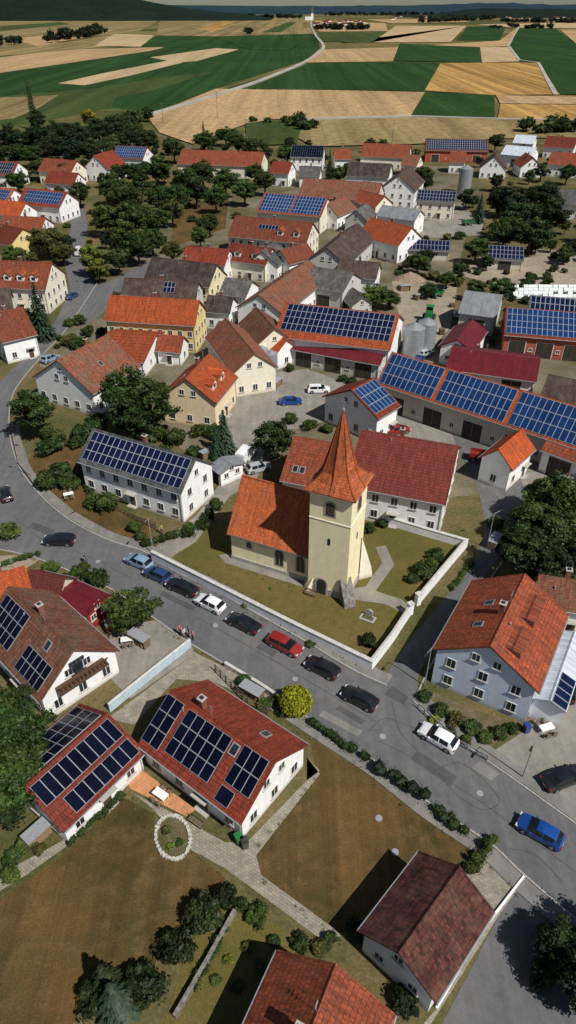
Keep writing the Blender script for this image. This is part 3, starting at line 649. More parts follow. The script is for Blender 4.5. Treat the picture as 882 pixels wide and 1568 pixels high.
w2=S([(1000,1500),(882,1408),(800,1338),(750,1292),(660,1232),(580,1170),(500,1118),(420,1066)])
ribbon('pavement',off(w2,.9),1.5,.0,.115,G['walk'])
ribbon('kerb',S([(640,1060),(665,1010),(705,950),(750,888),(782,842)]),.18,0,.12,M['kerb'])
dk=asphalt('asphalt_patch',(.075,.075,.078),(.09,.09,.09));sm=simple('bitumen_seal',(.05,.05,.052),(.07,.07,.07),6)
for pts in([(600,1050),(625,1068),(618,1080),(590,1064)],[(640,1150),(700,1190),(690,1205),(628,1162)],[(520,1080),(560,1104),(553,1110),(514,1086)],[(250,905),(300,930),(294,936),(244,911)],[(400,985),(425,998),(418,1006),(392,992)],[(50,800),(85,812),(78,820),(42,808)]):
    sheet('asphalt_patch',pts,.044,dk)
lp=asphalt('concrete_patch',(.22,.215,.20),(.18,.175,.165))
sheet('crossing_slab',[(495,1088),(555,1120),(548,1128),(488,1096)],.044,lp)
sheet('crossing_slab',[(735,1165),(765,1185),(752,1196),(722,1176)],.044,lp)
for pts in([(580,1135),(640,1165),(700,1205),(760,1245),(880,1335)],[(565,1120),(590,1100),(640,1118)],[(300,945),(360,978),(430,1018),(500,1060),(575,1105)],[(20,790),(70,830),(130,850),(200,885)],[(668,1180),(700,1168),(730,1185),(765,1225),(740,1240),(700,1218),(668,1180)],[(700,900),(735,868),(760,845)],[(745,800),(770,790),(760,760)],[(600,1075),(612,1120),(640,1150)],[(780,1300),(820,1310),(860,1350)],[(20,600),(10,640),(5,690)],[(150,460),(110,520),(70,560)],[(660,990),(690,930),(720,900)]):
    ribbon('tar_seam',S(pts,5),.06,.046,.046,sm)
for u,v in((586,1128),(452,1040),(735,1215),(330,958),(150,860),(690,985),(580,1253),(605,1305)):
    b=MB(); p=P(u,v); b.cyl((p.x,p.y,.0),(p.x,p.y,.052),.33,.33,16,0); b.obj('manhole_cover',[M['zinc']])
# ---------------------------------------------------------------- walls, fences
M['white']=simple('white_wall_paint',(.82,.83,.85),(.70,.72,.74),1.2,.85,.2,.1)
M['cap']=simple('wall_coping',(.56,.55,.52),(.42,.41,.385),2.5)
def wall(name,px,h,w=.32,mat=None,cap='cap'): 
    return ribbon(name,[P(u,v) for u,v in px],w,-.1,h,mat or M['white'],M[cap] if cap else None,.05)
wall('churchyard_wall',[(234,856),(330,905),(450,966),(568,1024),(600,982),(626,942)],1.35,.4)
wall('churchyard_wall',[(640,924),(680,876),(712,838),(650,820),(572,796)],1.3,.4)
for u,v in((627,940),(639,925)):
    b=MB(); p=P(u,v); b.box((p.x,p.y,.85),(.6,.6,1.7),0,.5); b.box((p.x,p.y,1.76),(.75,.75,.12),1,.5); b.obj('gate_pillar',[M['white'],M['cap']])
M['bluewall']=simple('pale_blue_wall',(.46,.57,.64),(.36,.45,.53),1.5,.85)
wall('garden_wall',[(168,1090),(235,1035),(292,990)],1.2,.25,M['bluewall'])
wall('garden_wall',[(668,1545),(735,1430),(802,1343)],.25,.18,M['white'],None)
wall('garden_wall',[(268,1560),(320,1470),(360,1398)],.7,.3,M['stone'],None)
wall('garden_wall',[(345,1020),(400,1053),(425,1070)],.6,.25,M['white'])
wall('garden_wall',[(18,655),(30,712),(60,752)],.6,.3,M['stone'],None)
def fence(name,px,h=1.2,mat='wood'):
    pts=[P(u,v) for u,v in px];b=MB()
    for a,c in zip(pts[:-1],pts[1:]):
        d=c-a;n=max(1,int(d.length/.9))
        for i in range(n+1):
            p=a+d*i/n; b.box((p.x,p.y,h/2),(.1,.1,h),0,math.atan2(d.y,d.x))
        for zz in(.35,.7,h-.1):
            m=(a+c)/2; b.box((m.x,m.y,zz),(d.length,.04,.09),0,math.atan2(d.y,d.x))
    return b.obj(name,[M[mat]])
fence('garden_fence',[(330,1028),(380,1080),(410,1095)]); fence('garden_fence',[(640,1085),(700,1140),(745,1165)],.9,'zinc')
fence('garden_fence',[(135,760),(240,812)],.9); fence('garden_fence',[(800,385),(900,392)],1.2)
b=MB(); c0=P(265,1282); pts=[]
for i in range(34):
    a=2*math.pi*i/34; p=c0+Vector((math.cos(a)*1.5+math.sin(a)*.54,-math.sin(a)*2.0+math.cos(a)*.18,0)); b.box((p.x,p.y,.08),(RND.uniform(.25,.42),RND.uniform(.2,.3),RND.uniform(.2,.3)),0,a*1.3+RND.random(),1)
b.obj('flower_bed_edging',[simple('light_stones',(.55,.52,.46),(.34,.32,.28),3)])
sheet('flower_bed',[c0+Vector((math.cos(2*math.pi*i/20)*1.5+math.sin(2*math.pi*i/20)*.54,-math.sin(2*math.pi*i/20)*2.0+math.cos(2*math.pi*i/20)*.18,0)) for i in range(20)],.035,G['veg'])
# ---------------------------------------------------------------- fields
FZ=[.06]
def field(nm,px,mat):
    FZ[0]+=.03; sheet(nm,px,FZ[0],G[mat])
field('crop_field',[(-300,118),(-300,200),(0,190),(60,172),(180,166),(225,176),(330,136),(470,92),(490,74),(485,52),(330,55),(0,92)],'green')
field('meadow',[(0,148),(185,132),(170,165),(40,190),(-60,190)],'green2')
field('meadow',[(60,150),(250,118),(330,110),(230,140),(130,158)],'green2')
field('stubble_field',[(-60,168),(0,150),(90,146),(60,165),(20,182),(-60,190)],'olive')
field('wheat_strip',[(-200,112),(0,112),(110,96),(230,78),(255,72),(100,76),(0,88),(-200,92)],'wheat')
field('wheat_strip',[(88,128),(160,112),(262,92),(280,96),(200,116),(130,131)],'wheat2')
field('wheat_strip',[(230,88),(330,74),(366,76),(300,94),(270,96)],'wheat2')
field('meadow',[(330,140),(470,100),(520,96),(420,138)],'green2')
field('stubble_field',[(-300,25),(150,22),(250,28),(200,55),(160,72),(0,86),(-300,90)],'olive')
field('wheat_strip',[(20,60),(150,44),(175,46),(60,72)],'wheat')
field('meadow',[(0,40),(90,34),(110,37),(0,48)],'green2')
field('wheat_strip',[(145,70),(175,52),(237,54),(215,72)],'wheat2')
field('crop_field',[(215,72),(240,55),(330,56),(310,74)],'green')
field('stubble_field',[(245,30),(380,25),(478,30),(478,52),(330,56),(240,54)],'olive')
field('wheat_strip',[(300,44),(340,32),(360,32),(330,50)],'gold')
field('meadow',[(400,50),(440,34),(455,34),(430,50)],'green2')
field('meadow',[(330,58),(385,57),(470,52),(480,58),(440,78),(380,76)],'green')
field('wheat_field',[(225,180),(330,137),(500,139),(650,142),(628,180),(560,181),(470,184),(420,184),(380,190),(295,222),(245,205)],'wheat')
field('crop_field',[(380,138),(470,98),(600,95),(674,97),(650,141),(500,139)],'green')
field('stubble_field',[(465,186),(630,181),(760,184),(880,186),(890,212),(760,214),(640,222),(480,226),(455,212)],'olive')
field('meadow',[(375,190),(465,184),(455,222),(380,225)],'green2')
field('crop_field',[(628,180),(652,142),(757,146),(757,182)],'green')
field('stubble_field',[(650,140),(675,97),(825,97),(857,146),(757,147)],'gold')
field('wheat_field',[(759,147),(1000,152),(1000,162),(766,160)],'wheat')
field('stubble_field',[(766,161),(1000,163),(1000,187),(762,183)],'gold')
field('crop_field',[(788,44),(850,44),(882,68),(1000,80),(1000,150),(857,145),(827,98),(797,93),(778,72)],'green')
field('wheat_field',[(735,73),(783,73),(795,95),(738,97)],'wheat2')
field('crop_field',[(612,67),(733,73),(736,97),(603,94)],'green')
field('wheat_field',[(488,77),(610,73),(601,95),(466,97)],'wheat')
field('wheat_field',[(520,66),(568,66),(606,40),(714,40),(690,65)],'wheat2')
field('crop_field',[(486,64),(487,50),(592,50),(568,66)],'green2')
field('wheat_field',[(482,32),(590,36),(594,48),(488,49)],'wheat')
field('crop_field',[(700,62),(716,41),(775,41),(765,62)],'green')
field('wheat_field',[(660,70),(765,63),(795,40),(780,72),(735,73)],'wheat')
field('wheat_field',[(730,38),(900,34),(900,44),(790,43)],'wheat2')
field('wheat_field',[(858,46),(1000,46),(1000,72),(882,68)],'wheat')
field('wheat_field',[(560,30),(700,29),(720,34),(600,36)],'wheat')
tm=simple('country_road_surface',(.40,.37,.32),(.30,.28,.24),.02)
cr=crom([P(*q) for q in((222,180),(330,147),(400,124),(466,96),(492,78),(494,68),(482,52),(476,36),(478,28))],8)
ribbon('country_road',cr,6,0,FZ[0]+.1,tm)
ribbon('field_track',[P(850,146),P(824,97),P(795,93),P(778,70),P(796,40)],4,0,FZ[0]+.06,tm)
ribbon('field_track',[P(222,180),P(180,196),P(100,215)],4,0,.3,tm)
ribbon('field_track',[P(465,184),P(630,180),P(760,184),P(1000,188)],3.5,0,FZ[0]+.06,tm)
# ---------------------------------------------------------------- hills
def ridge(name,x0,x1,y0,dep,hf,mat,nx=90,ny=8):
    b=MB();vs=[]
    for j in range(ny+1):
        for i in range(nx+1):
            x=x0+(x1-x0)*i/nx;y=y0+dep*j/ny
            e=math.sin(math.pi*min(1,j/(ny*.55))*.5) if j<ny*.55 else 1
            vs.append((x,y,-2+hf(i/nx)*e*(1+.12*noise.noise(Vector((x*.006,y*.006,3)))) +(6*noise.noise(Vector((x*.02,y*.02,7))) if j else 0)))
    b.grid(vs,[(j*(nx+1)+i,j*(nx+1)+i+1,(j+1)*(nx+1)+i+1,(j+1)*(nx+1)+i) for j in range(ny) for i in range(nx)],0)
    b.obj(name,[mat],smooth=60)
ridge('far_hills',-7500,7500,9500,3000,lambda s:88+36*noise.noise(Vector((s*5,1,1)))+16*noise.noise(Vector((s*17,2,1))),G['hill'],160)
ridge('wooded_hill',-5200,-100,4700,1800,lambda s:(118+25*noise.noise(Vector((s*6,5,1))))*min(1,(1-s)*4)+4,G['forest'],140)
ridge('wooded_hill',900,5200,6200,1500,lambda s:(50+34*noise.noise(Vector((s*7,9,1))))*min(1,s*5)+2,G['forest'],120)
# ---------------------------------------------------------------- vegetation
bmx=bmesh.new(); bmesh.ops.create_icosphere(bmx,subdivisions=2,radius=1); ICO_V=[v.co.copy() for v in bmx.verts]; ICO_F=[tuple(v.index for v in f.verts) for f in bmx.faces]; bmx.free()
bmx=bmesh.new(); bmesh.ops.create_icosphere(bmx,subdivisions=1,radius=1); IC1_V=[v.co.copy() for v in bmx.verts]; IC1_F=[tuple(v.index for v in f.verts) for f in bmx.faces]; bmx.free()
def rv(r):
    while 1:
        v=Vector((r.uniform(-1,1),r.uniform(-1,1),r.uniform(-1,1)))
        if .05<v.length<1: return v.normalized()
def clump(b,c,rad,n,size,r,tint,core=.62,flat=.85,m=0):
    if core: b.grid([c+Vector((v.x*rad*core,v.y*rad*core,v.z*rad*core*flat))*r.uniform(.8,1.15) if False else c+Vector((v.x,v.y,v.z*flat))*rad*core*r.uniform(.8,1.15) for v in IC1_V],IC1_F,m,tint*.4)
    ax=Vector((r.uniform(.75,1.35),r.uniform(.75,1.35),flat*r.uniform(.7,1.1)))
    for _ in range(n):
        d=rv(r)
        if d.z<-.55: d.z*=-1
        p=c+Vector((d.x*ax.x,d.y*ax.y,d.z*ax.z))*rad*(r.uniform(.55,1.15)+ (r.uniform(0,.35) if r.random()<.12 else 0))
        nn=(d+rv(r)*.8+Z*.25).normalized(); a=nn.orthogonal().normalized(); a=(Matrix.Rotation(r.uniform(0,6.28),3,nn)@a); q=nn.cross(a); s=size*r.uniform(.55,1.35)
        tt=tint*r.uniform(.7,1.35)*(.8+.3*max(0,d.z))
        b.face([p-a*s*.6,p-q*s*.35+a*s*.1,p+a*s*.65,p+q*s*.4],m,tt)
def tree_proto(seed,h=10,rr=4.5,nc=78,nl=95,leaf=.34):
    r=random.Random(seed);b=MB()
    lean=Vector((r.uniform(-.3,.3),r.uniform(-.3,.3),0)); top=Vector((0,0,h*.55))+lean
    b.cyl((0,0,-.2),Vector((0,0,h*.25))+lean*.4,.34,.24,8,1);b.cyl(Vector((0,0,h*.25))+lean*.4,top,.24,.12,8,1)
    zc=h*.58
    cs=[]; of=rv(r)*9
    for i in range(nc):
        d=rv(r); k=r.uniform(.3,1)**.5; f=.88+.42*noise.noise(d*1.6+of)
        c=Vector((d.x*rr*.82*k*f,d.y*rr*.82*k*f,zc+d.z*h*.34*k*f)); rad=rr*r.uniform(.12,.25)
        if c.z<h*.25: c.z=h*.25+r.random()
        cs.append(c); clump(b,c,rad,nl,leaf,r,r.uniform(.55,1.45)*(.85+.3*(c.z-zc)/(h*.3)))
    for c in cs[:12]: b.cyl(Vector((0,0,h*r.uniform(.22,.4)))+lean*.5,c,.10,.03,5,1)
    return b.mesh('tree',[M['leaf'],M['bark']])
TREES=[tree_proto(1),tree_proto(2,rr=4.2),tree_proto(3,nc=64),tree_proto(4,nc=90),tree_proto(7,rr=3.9,nc=60),tree_proto(9)]
def bush_proto(seed,nc=22,nl=100,leaf=.17):
    r=random.Random(seed);b=MB()
    for i in range(nc):
        d=rv(r);k=r.uniform(.4,1.1);c=Vector((d.x*.72*k,d.y*.72*k,.5+abs(d.z)*.5*k if r.random()<.75 else .3)); clump(b,c,r.uniform(.2,.42),nl,leaf,r,r.uniform(.6,1.4),.7)
    b.cyl((0,0,-.1),(0,0,.6),.08,.05,6,1)
    return b.mesh('bush',[M['leaf'],M['bark']])
BUSH=[bush_proto(s) for s in(21,22,23,24)]
def ball_proto():
    r=random.Random(5);b=MB(); b.cyl((0,0,-.1),(0,0,.5),.1,.07,6,1)
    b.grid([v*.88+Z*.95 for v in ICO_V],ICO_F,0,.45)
    for i in range(2600):
        d=rv(r); rad=1+.14*noise.noise(d*3.1); p=Z*.95+d*rad*r.uniform(.9,1.06); nn=(d+rv(r)*.8).normalized();a=nn.orthogonal().normalized();q=nn.cross(a);s=.085*r.uniform(.7,1.4)
        b.face([p-a*s,p-q*s*.7,p+a*s,p+q*s*.7],0,r.uniform(.6,1.35)*(1+.4*noise.noise(d*2.5)))
    return b.mesh('ball',[M['leaf'],M['bark']])
BALL=ball_proto()
def conif_proto(seed):
    r=random.Random(seed);b=MB();h=10
    b.cyl((0,0,-.2),(0,0,9.6),.22,.03,7,1)
    z=.9
    while z<9.8:
        R=2.3*(1-z/10)**.85+.1; n=max(6,int(R*9))
        for i in range(n):
            a=2*math.pi*(i+r.random())/n; L=R*r.uniform(.75,1.12); d=Vector((math.cos(a),math.sin(a),0)); t=Vector((-d.y,d.x,0))
            tt=r.uniform(.65,1.3)
            for k in range(4):
                f0=k/4;f1=(k+1)/4; w0=.34*(1-f0*.6)*(.6+R*.25);w1=.34*(1-f1*.8)*(.6+R*.25); p0=d*L*f0+Z*(z+.1-f0*.35*L);p1=d*L*f1+Z*(z+.1-f1*.45*L+r.uniform(-.05,.05))
                b.face([p0-t*w0,p1-t*w1,p1+t*w1,p0+t*w0],0,tt*(.7+.5*f1))
        z+=.32+.2*(1-z/10)
    return b.mesh('conifer',[M['leaf'],M['bark']])
CONI=[conif_proto(31),conif_proto(32)]
DG=(.034,.064,.015);MG=(.055,.092,.019);LG=(.13,.19,.025);YG=(.24,.22,.024);OG=(.068,.080,.022);BGn=(.024,.052,.030);VD=(.019,.036,.011)
def jit(c): 
    k=RND.uniform(.75,1.3); return (c[0]*k*RND.uniform(.85,1.25),c[1]*k,c[2]*k)
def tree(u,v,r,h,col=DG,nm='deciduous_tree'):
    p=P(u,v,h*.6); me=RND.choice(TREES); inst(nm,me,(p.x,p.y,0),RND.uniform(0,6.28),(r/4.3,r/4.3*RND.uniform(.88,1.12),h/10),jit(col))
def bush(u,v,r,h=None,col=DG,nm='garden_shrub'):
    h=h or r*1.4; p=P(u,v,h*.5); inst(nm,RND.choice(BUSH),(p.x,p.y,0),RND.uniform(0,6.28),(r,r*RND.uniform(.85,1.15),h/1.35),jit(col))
def conifer(u,v,r,h,col=BGn,nm='pine_tree'):
    p=P(u,v,h*.45); inst(nm,RND.choice(CONI),(p.x,p.y,0),RND.uniform(0,6.28),(r/2.3,r/2.3,h/10),jit(col))
for a in [(50,625,4.8,9),(188,600,5,12),(228,608,5.6,12.5),(205,640,4.6,9),(418,668,3.6,8),
 (192,300,6.5,13,OG),(232,335,6.5,12),(185,362,6.5,12,OG),(160,330,5.5,11,MG),(245,300,6.5,12),(215,280,6.5,12),(70,365,6,10,OG),(95,385,4,7,OG),(120,292,5,10),(205,330,6,12,DG),(210,375,5,10,DG),(232,365,4.5,9,DG),(170,285,6,12,DG),(262,320,5,10,OG),(180,395,4,8,OG),
 (320,340,4,8,MG),(310,262,7,12),(345,275,6,11),(285,275,7,13),(270,300,6,12),(375,290,6,10,MG),(405,275,5,10,OG),(240,255,8,13),(265,225,7,12),(300,290,6,11,VD),(330,300,5,10,DG),(390,262,5,9,DG),
 (800,330,8,13,VD),(845,325,8,13,VD),(775,300,7,12,VD),(815,355,7,11,DG),(775,350,6,10,DG),(830,300,8,13,VD),(730,378,5,8,MG),(705,412,3,5),(575,452,4.2,7,MG),(598,455,3,5),
 (850,758,4.6,9,DG),(880,770,4.4,9,MG),(825,800,4.4,8,DG),(860,820,5,9,DG),(812,845,4.4,8.5,DG),(850,870,4.4,8,VD),(890,850,4,8,DG),(835,770,3.6,7,MG),
 (200,932,3.5,5.5,DG),(20,1120,3.8,7,DG),(35,1180,3.8,6.5,MG),(10,1210,3.7,7,DG),(0,1090,3.7,7,DG),
 (865,1455,2.6,5,VD),(915,1500,3,6.5,VD),(940,1440,3,6,VD),(730,440,3.5,6),(770,442,4,7),(640,400,4,6,MG),(685,425,3,5),(655,442,3,4),
 (520,265,5,8),(570,230,5,8),(650,265,5,8,MG),(715,300,5,8),(760,215,6,9),(830,260,5,8),(870,262,5,9),
 (365,215,8,12),(345,205,7,10),(385,222,8,11),(315,212,7,10),(440,235,6,9),(105,258,6,9),(60,255,6,9),(25,275,6,9),(45,235,7,10),(15,235,8,11),
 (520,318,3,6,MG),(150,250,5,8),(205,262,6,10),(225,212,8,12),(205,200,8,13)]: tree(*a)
tree(140,392,5,9.5,LG,'willow_tree');tree(150,410,4,7,LG,'willow_tree')
for u,v,r,h in((62,210,9,15),(90,200,9,14),(120,205,10,15),(150,198,9,14),(175,190,9,15),(195,215,9,14),(75,225,9,13),(110,228,9,13),(145,228,9,12),(35,215,9,13),(15,200,8,12),(0,212,9,13),(170,222,8,12),(55,182,6,16)): tree(u,v,r,h,jit(VD if r>8 else DG))
tree(135,178,6,12,YG)
for u,v in((47,162),(52,170)): conifer(u,v,3.6,28,VD,'poplar_tree')
conifer(343,665,2.3,8.5);conifer(331,680,1.6,6);conifer(60,480,3.4,13);conifer(735,320,3,10);conifer(505,255,3,12,VD);conifer(175,1530,1.8,5);conifer(312,210,3,14,VD);conifer(160,1500,1.7,4.5,VD)
for a in [(90,722,2.8,3.2),(75,682,2.4,3),(70,735,2.2),(105,735,2),(165,768,2.2,3),(145,765,1.8),(130,658,2.6,3.5),(150,645,2.4,3.5),(270,668,2.2,3),(205,805,1.2,2,MG),(150,883,1.7,2.4),(125,872,1.4),(12,812,1.7,2.4,MG),(78,868,1.3,1.6,MG),(100,885,1.2),
 (375,1043,1.1,1.5),(405,1078,.9,1.1,MG),(432,1090,.8,1),(418,1072,.7,1,MG),(345,1370,1.2,1.9,VD),(310,1402,1.8,2.6,VD),(270,1450,1.7,2.4,VD),(222,1508,1.9,2.6,VD),(150,1520,1.7,2.3,VD),(395,1398,1.1,1.2,MG),(372,1385,.8,1),(460,1442,.9,1.1),(490,1450,.8,.9,OG),(505,1435,.7,.9),
 (565,980,1.2,1.7,VD),(650,872,1.7,1.8),(632,885,1.2,1.3),(668,848,1.3,1.5),(660,862,1.3,1.6,MG),(565,808,1.1,1.5),(585,800,1,1.3),(375,926,.5,.7,LG),(475,985,.6,.8),(290,810,1.4,2),(310,800,1.2,2),(330,770,1.2,2.4),(320,785,1.1,2),
 (650,1065,.9,1.2),(675,1085,1.1,1.3,MG),(700,1100,1,1.2,OG),(722,1112,1.1,1.3),(742,1128,1.0,1,MG),(765,1122,1,1.2),(785,1115,.8,1),(690,1120,.8,.8,OG),(715,1132,.7,.8,MG),(665,1100,.7,.7,LG),
 (40,1290,1.1,1.3,MG),(20,1310,1,1),(60,1300,.7,.9,OG),(15,1340,1,1.2,MG),(215,820,1.0,1.3),(250,690,1.6,2),(295,690,1.5,2),(240,662,2,3),
 (255,1270,.5,.6,OG),(275,1290,.45,.5,MG),(262,1295,.4,.5,LG),(445,640,1.6,2),(475,649,1.6,2,MG),(500,655,1.3,1.6),(520,560,2,2.5),(600,595,1.2,1.6),(760,800,1.4,2),(775,820,1.3,2),
 (850,1440,1.6,2.3,VD),(880,1480,1.8,2.5,VD),(835,1490,1.3,2,VD),(415,900,.3,.4,LG),(620,1530,1.2,1.6,VD),(545,1420,1,1.2,VD),(600,1395,.8,1),
 (330,1440,.5,.6,MG),(350,1470,.5,.5,LG),(380,1450,.6,.6,OG),(400,1480,.6,.7,MG),(330,1500,.5,.5,MG),(365,1510,.6,.6,OG),(310,1480,.4,.5,LG),(420,1440,.6,.7)]: bush(*a)
p=P(452,1077,1);inst('spherical_yellow_shrub',BALL,(p.x,p.y,0),0,(1.7,1.7,1.45),(.25,.25,.012))
def hedge(name,px,w,h,col,leaf=.13,nl=80,step=.4,jt=.22,core=.8):
    pts=[P(u,v) for u,v in px] if not isinstance(px[0],Vector) else px;b=MB();r=random.Random(int(pts[0].x*7))
    for a,c in zip(pts[:-1],pts[1:]):
        d=c-a;n=max(1,int(d.length/(w*step)))
        for i in range(n):
            if step>1 and r.random()<.45: continue
            p=a+d*(i+r.random())/n
            for zz in ([h*.45] if h<1.4*w else [h*.3,h*.68]):
                q=p+Vector((r.uniform(-jt,jt),r.uniform(-jt,jt),zz*r.uniform(.75,1.2))); clump(b,q,w*r.uniform(.36,.62),nl,leaf,r,r.uniform(.6,1.4),core,.9 if h<1.4*w else 1.0)
    o=b.obj(name,[M['leaf']]);o.color=(*col,1);return o
hedge('hedge',[(475,1108),(520,1138),(560,1165)],1.1,1.3,DG)
hedge('hedge',[(575,1178),(612,1202),(650,1230)],1.7,1.9,VD)
hedge('hedge',[(660,1238),(690,1262),(722,1282)],1.3,1.4,DG)
hedge('box_hedge',[(752,1288),(720,1338)],.9,1.3,(.06,.09,.014))
hedge('hedge',[(222,838),(250,828),(282,820)],1.5,1.8,MG)
hedge('hedge',[(345,1425),(320,1470),(290,1520)],.7,.8,DG); hedge('hedge',[(135,705),(128,740),(140,760)],1.3,1.4,DG)
hedge('hedge',[(105,1295),(150,1255),(188,1218)],.7,.8,DG); hedge('hedge',[(0,868),(60,850)],.8,.9,MG)
hedge('hedge',[(690,905),(725,860)],.6,.7,MG)
# weeds and tufts along kerbs and wall feet
for pts in (off(w2,1.8),off(w1,1.75),S([(640,1066),(665,1016),(705,955),(750,893)]),off(S(outer[8:]),.3),S([(345,868),(478,908)]),S([(232,862),(330,911),(450,972),(560,1026)]),S([(392,1300),(485,1192)]),S([(392,1338),(520,1436)]),S([(200,1222),(240,1292),(290,1304),(345,1350)]),S([(600,1400),(545,1432),(500,1450)])):
    hedge('roadside_weeds',pts,.4,.22,RND.choice([OG,MG,(.10,.10,.03)]),.09,14,1.3,.3,0)
def inpoly(x,y,poly):
    c=False;n=len(poly);j=n-1
    for i in range(n):
        xi,yi=poly[i];xj,yj=poly[j]
        if (yi>y)!=(yj>y) and x<(xj-xi)*(y-yi)/(yj-yi)+xi:c=not c
        j=i
    return c
def free(x,y,m=1.0):
    for cx,cy,a,hl,hw in FOOT:
        dx,dy=x-cx,y-cy; lx=dx*math.cos(a)+dy*math.sin(a);ly=-dx*math.sin(a)+dy*math.cos(a)
        if abs(lx)<hl+m and abs(ly)<hw+m:return False
    return not any(inpoly(x,y,p) for p in AREAS)
def scatter(x0,x1,y0,y1,n,f):
    k=0
    for _ in range(n*8):
        if k>=n:break
        u=RND.uniform(x0,x1);v=RND.uniform(y0,y1);p=P(u,v)
        if free(p.x,p.y):
            k+=1;f(p)
def sb(p):
    s=RND.uniform(.8,2.2);inst('garden_shrub',RND.choice(BUSH),(p.x,p.y,0),RND.uniform(0,6.28),(s,s,s*RND.uniform(.7,1.2)),jit(RND.choice([DG,DG,MG,OG,VD])))
def st(p):
    s=RND.uniform(.4,.9);inst('deciduous_tree',RND.choice(TREES),(p.x,p.y,0),RND.uniform(0,6.28),(s,s,s*RND.uniform(.7,1)),jit(RND.choice([DG,DG,MG,OG,VD])))
scatter(0,260,240,300,18,st);scatter(400,882,232,300,16,st);scatter(60,340,300,420,14,st);scatter(640,882,300,420,14,st);scatter(0,882,300,560,80,sb);scatter(0,60,400,560,6,st);scatter(600,882,400,470,26,sb);scatter(400,620,560,660,7,sb);scatter(-150,882,228,262,30,st)
scatter(-260,0,300,800,40,st);scatter(882,1100,300,900,40,st);scatter(60,330,640,700,12,sb)
def mass(name,px,n,r,h,col,spread):
    pts=[P(u,v) for u,v in px];b=MB();rr=random.Random(int(px[0][0])+n)
    for i in range(n):
        t=rr.random()*(len(pts)-1);k=int(t);p=pts[k].lerp(pts[k+1],t-k)+Vector((rr.uniform(-1,1)*spread,rr.uniform(-1,1)*spread,0)); s=rr.uniform(.6,1.2)
        b.cyl(p,p+Z*h*.4,.4,.3,5,1)
        for q in range(5):
            c=p+Vector((rr.uniform(-.6,.6)*r,rr.uniform(-.6,.6)*r,h*rr.uniform(.35,.8)*s)); clump(b,c,r*.6*s,26,r*.35,rr,rr.uniform(.6,1.3),.78)
    o=b.obj(name,[M['leaf'],M['bark']]);o.color=(*col,1)
FD=(.012,.024,.010)
mass('distant_trees',[(95,66),(125,60),(150,52)],26,14,22,FD,25)
mass('distant_trees',[(0,72),(20,66)],7,12,14,FD,20)
mass('distant_trees',[(488,46),(555,46)],26,13,16,FD,20)
mass('distant_trees',[(640,36),(745,30)],50,18,22,FD,60)
mass('distant_trees',[(780,34),(900,36)],36,16,18,FD,60)
mass('distant_trees',[(250,26),(470,28)],80,18,22,FD,60)
mass('distant_trees',[(0,24),(230,22)],90,20,24,FD,80)
mass('distant_trees',[(0,19),(230,19),(440,20)],140,26,30,FD,120)
mass('distant_trees',[(500,24),(640,23),(880,24)],110,22,24,FD,90)
mass('distant_trees',[(380,52),(384,56)],2,9,16,FD,5);mass('distant_trees',[(735,44),(850,44)],14,12,14,FD,20)
mass('field_hedgerow',[(380,188),(455,190),(470,200)],14,4,5,DG,5);mass('field_hedgerow',[(815,205),(882,200)],16,5,7,DG,8);mass('field_hedgerow',[(225,182),(180,205)],10,5,8,DG,6)
b=MB();p=P(478,31)
b.box((p.x,p.y,18),(14,14,36),0);b.grid([(p.x-9,p.y-9,36),(p.x+9,p.y-9,36),(p.x+9,p.y+9,36),(p.x-9,p.y+9,36),(p.x,p.y,72)],[(0,1,4),(1,2,4),(2,3,4),(3,0,4)],1)
b.box((p.x-24,p.y,9),(36,16,18),0)
o=b.obj('distant_church',[M['plaster'],ROOF['grey']]);o.color=(*W,1)
b=MB();r=random.Random(3)
for i in range(60):
    q=P(r.uniform(480,560) if i<24 else r.uniform(600,880),r.uniform(33,40) if i<24 else r.uniform(24,31));a=r.uniform(-.5,.5);w=r.uniform(12,24)
    b.box((q.x,q.y,3),(w,10,6),0,a); ca,sa=math.cos(a),math.sin(a)
    T_=lambda x,y,z:(q.x+x*ca-y*sa,q.y+x*sa+y*ca,z)
    b.grid([T_(-w/2,-6,6),T_(w/2,-6,6),T_(w/2,6,6),T_(-w/2,6,6),T_(-w/2,0,11),T_(w/2,0,11)],[(0,1,5,4),(2,3,4,5),(1,2,5),(3,0,4)],1)
o=b.obj('distant_village',[M['plaster'],ROOF['red']]);o.color=(*W,1)
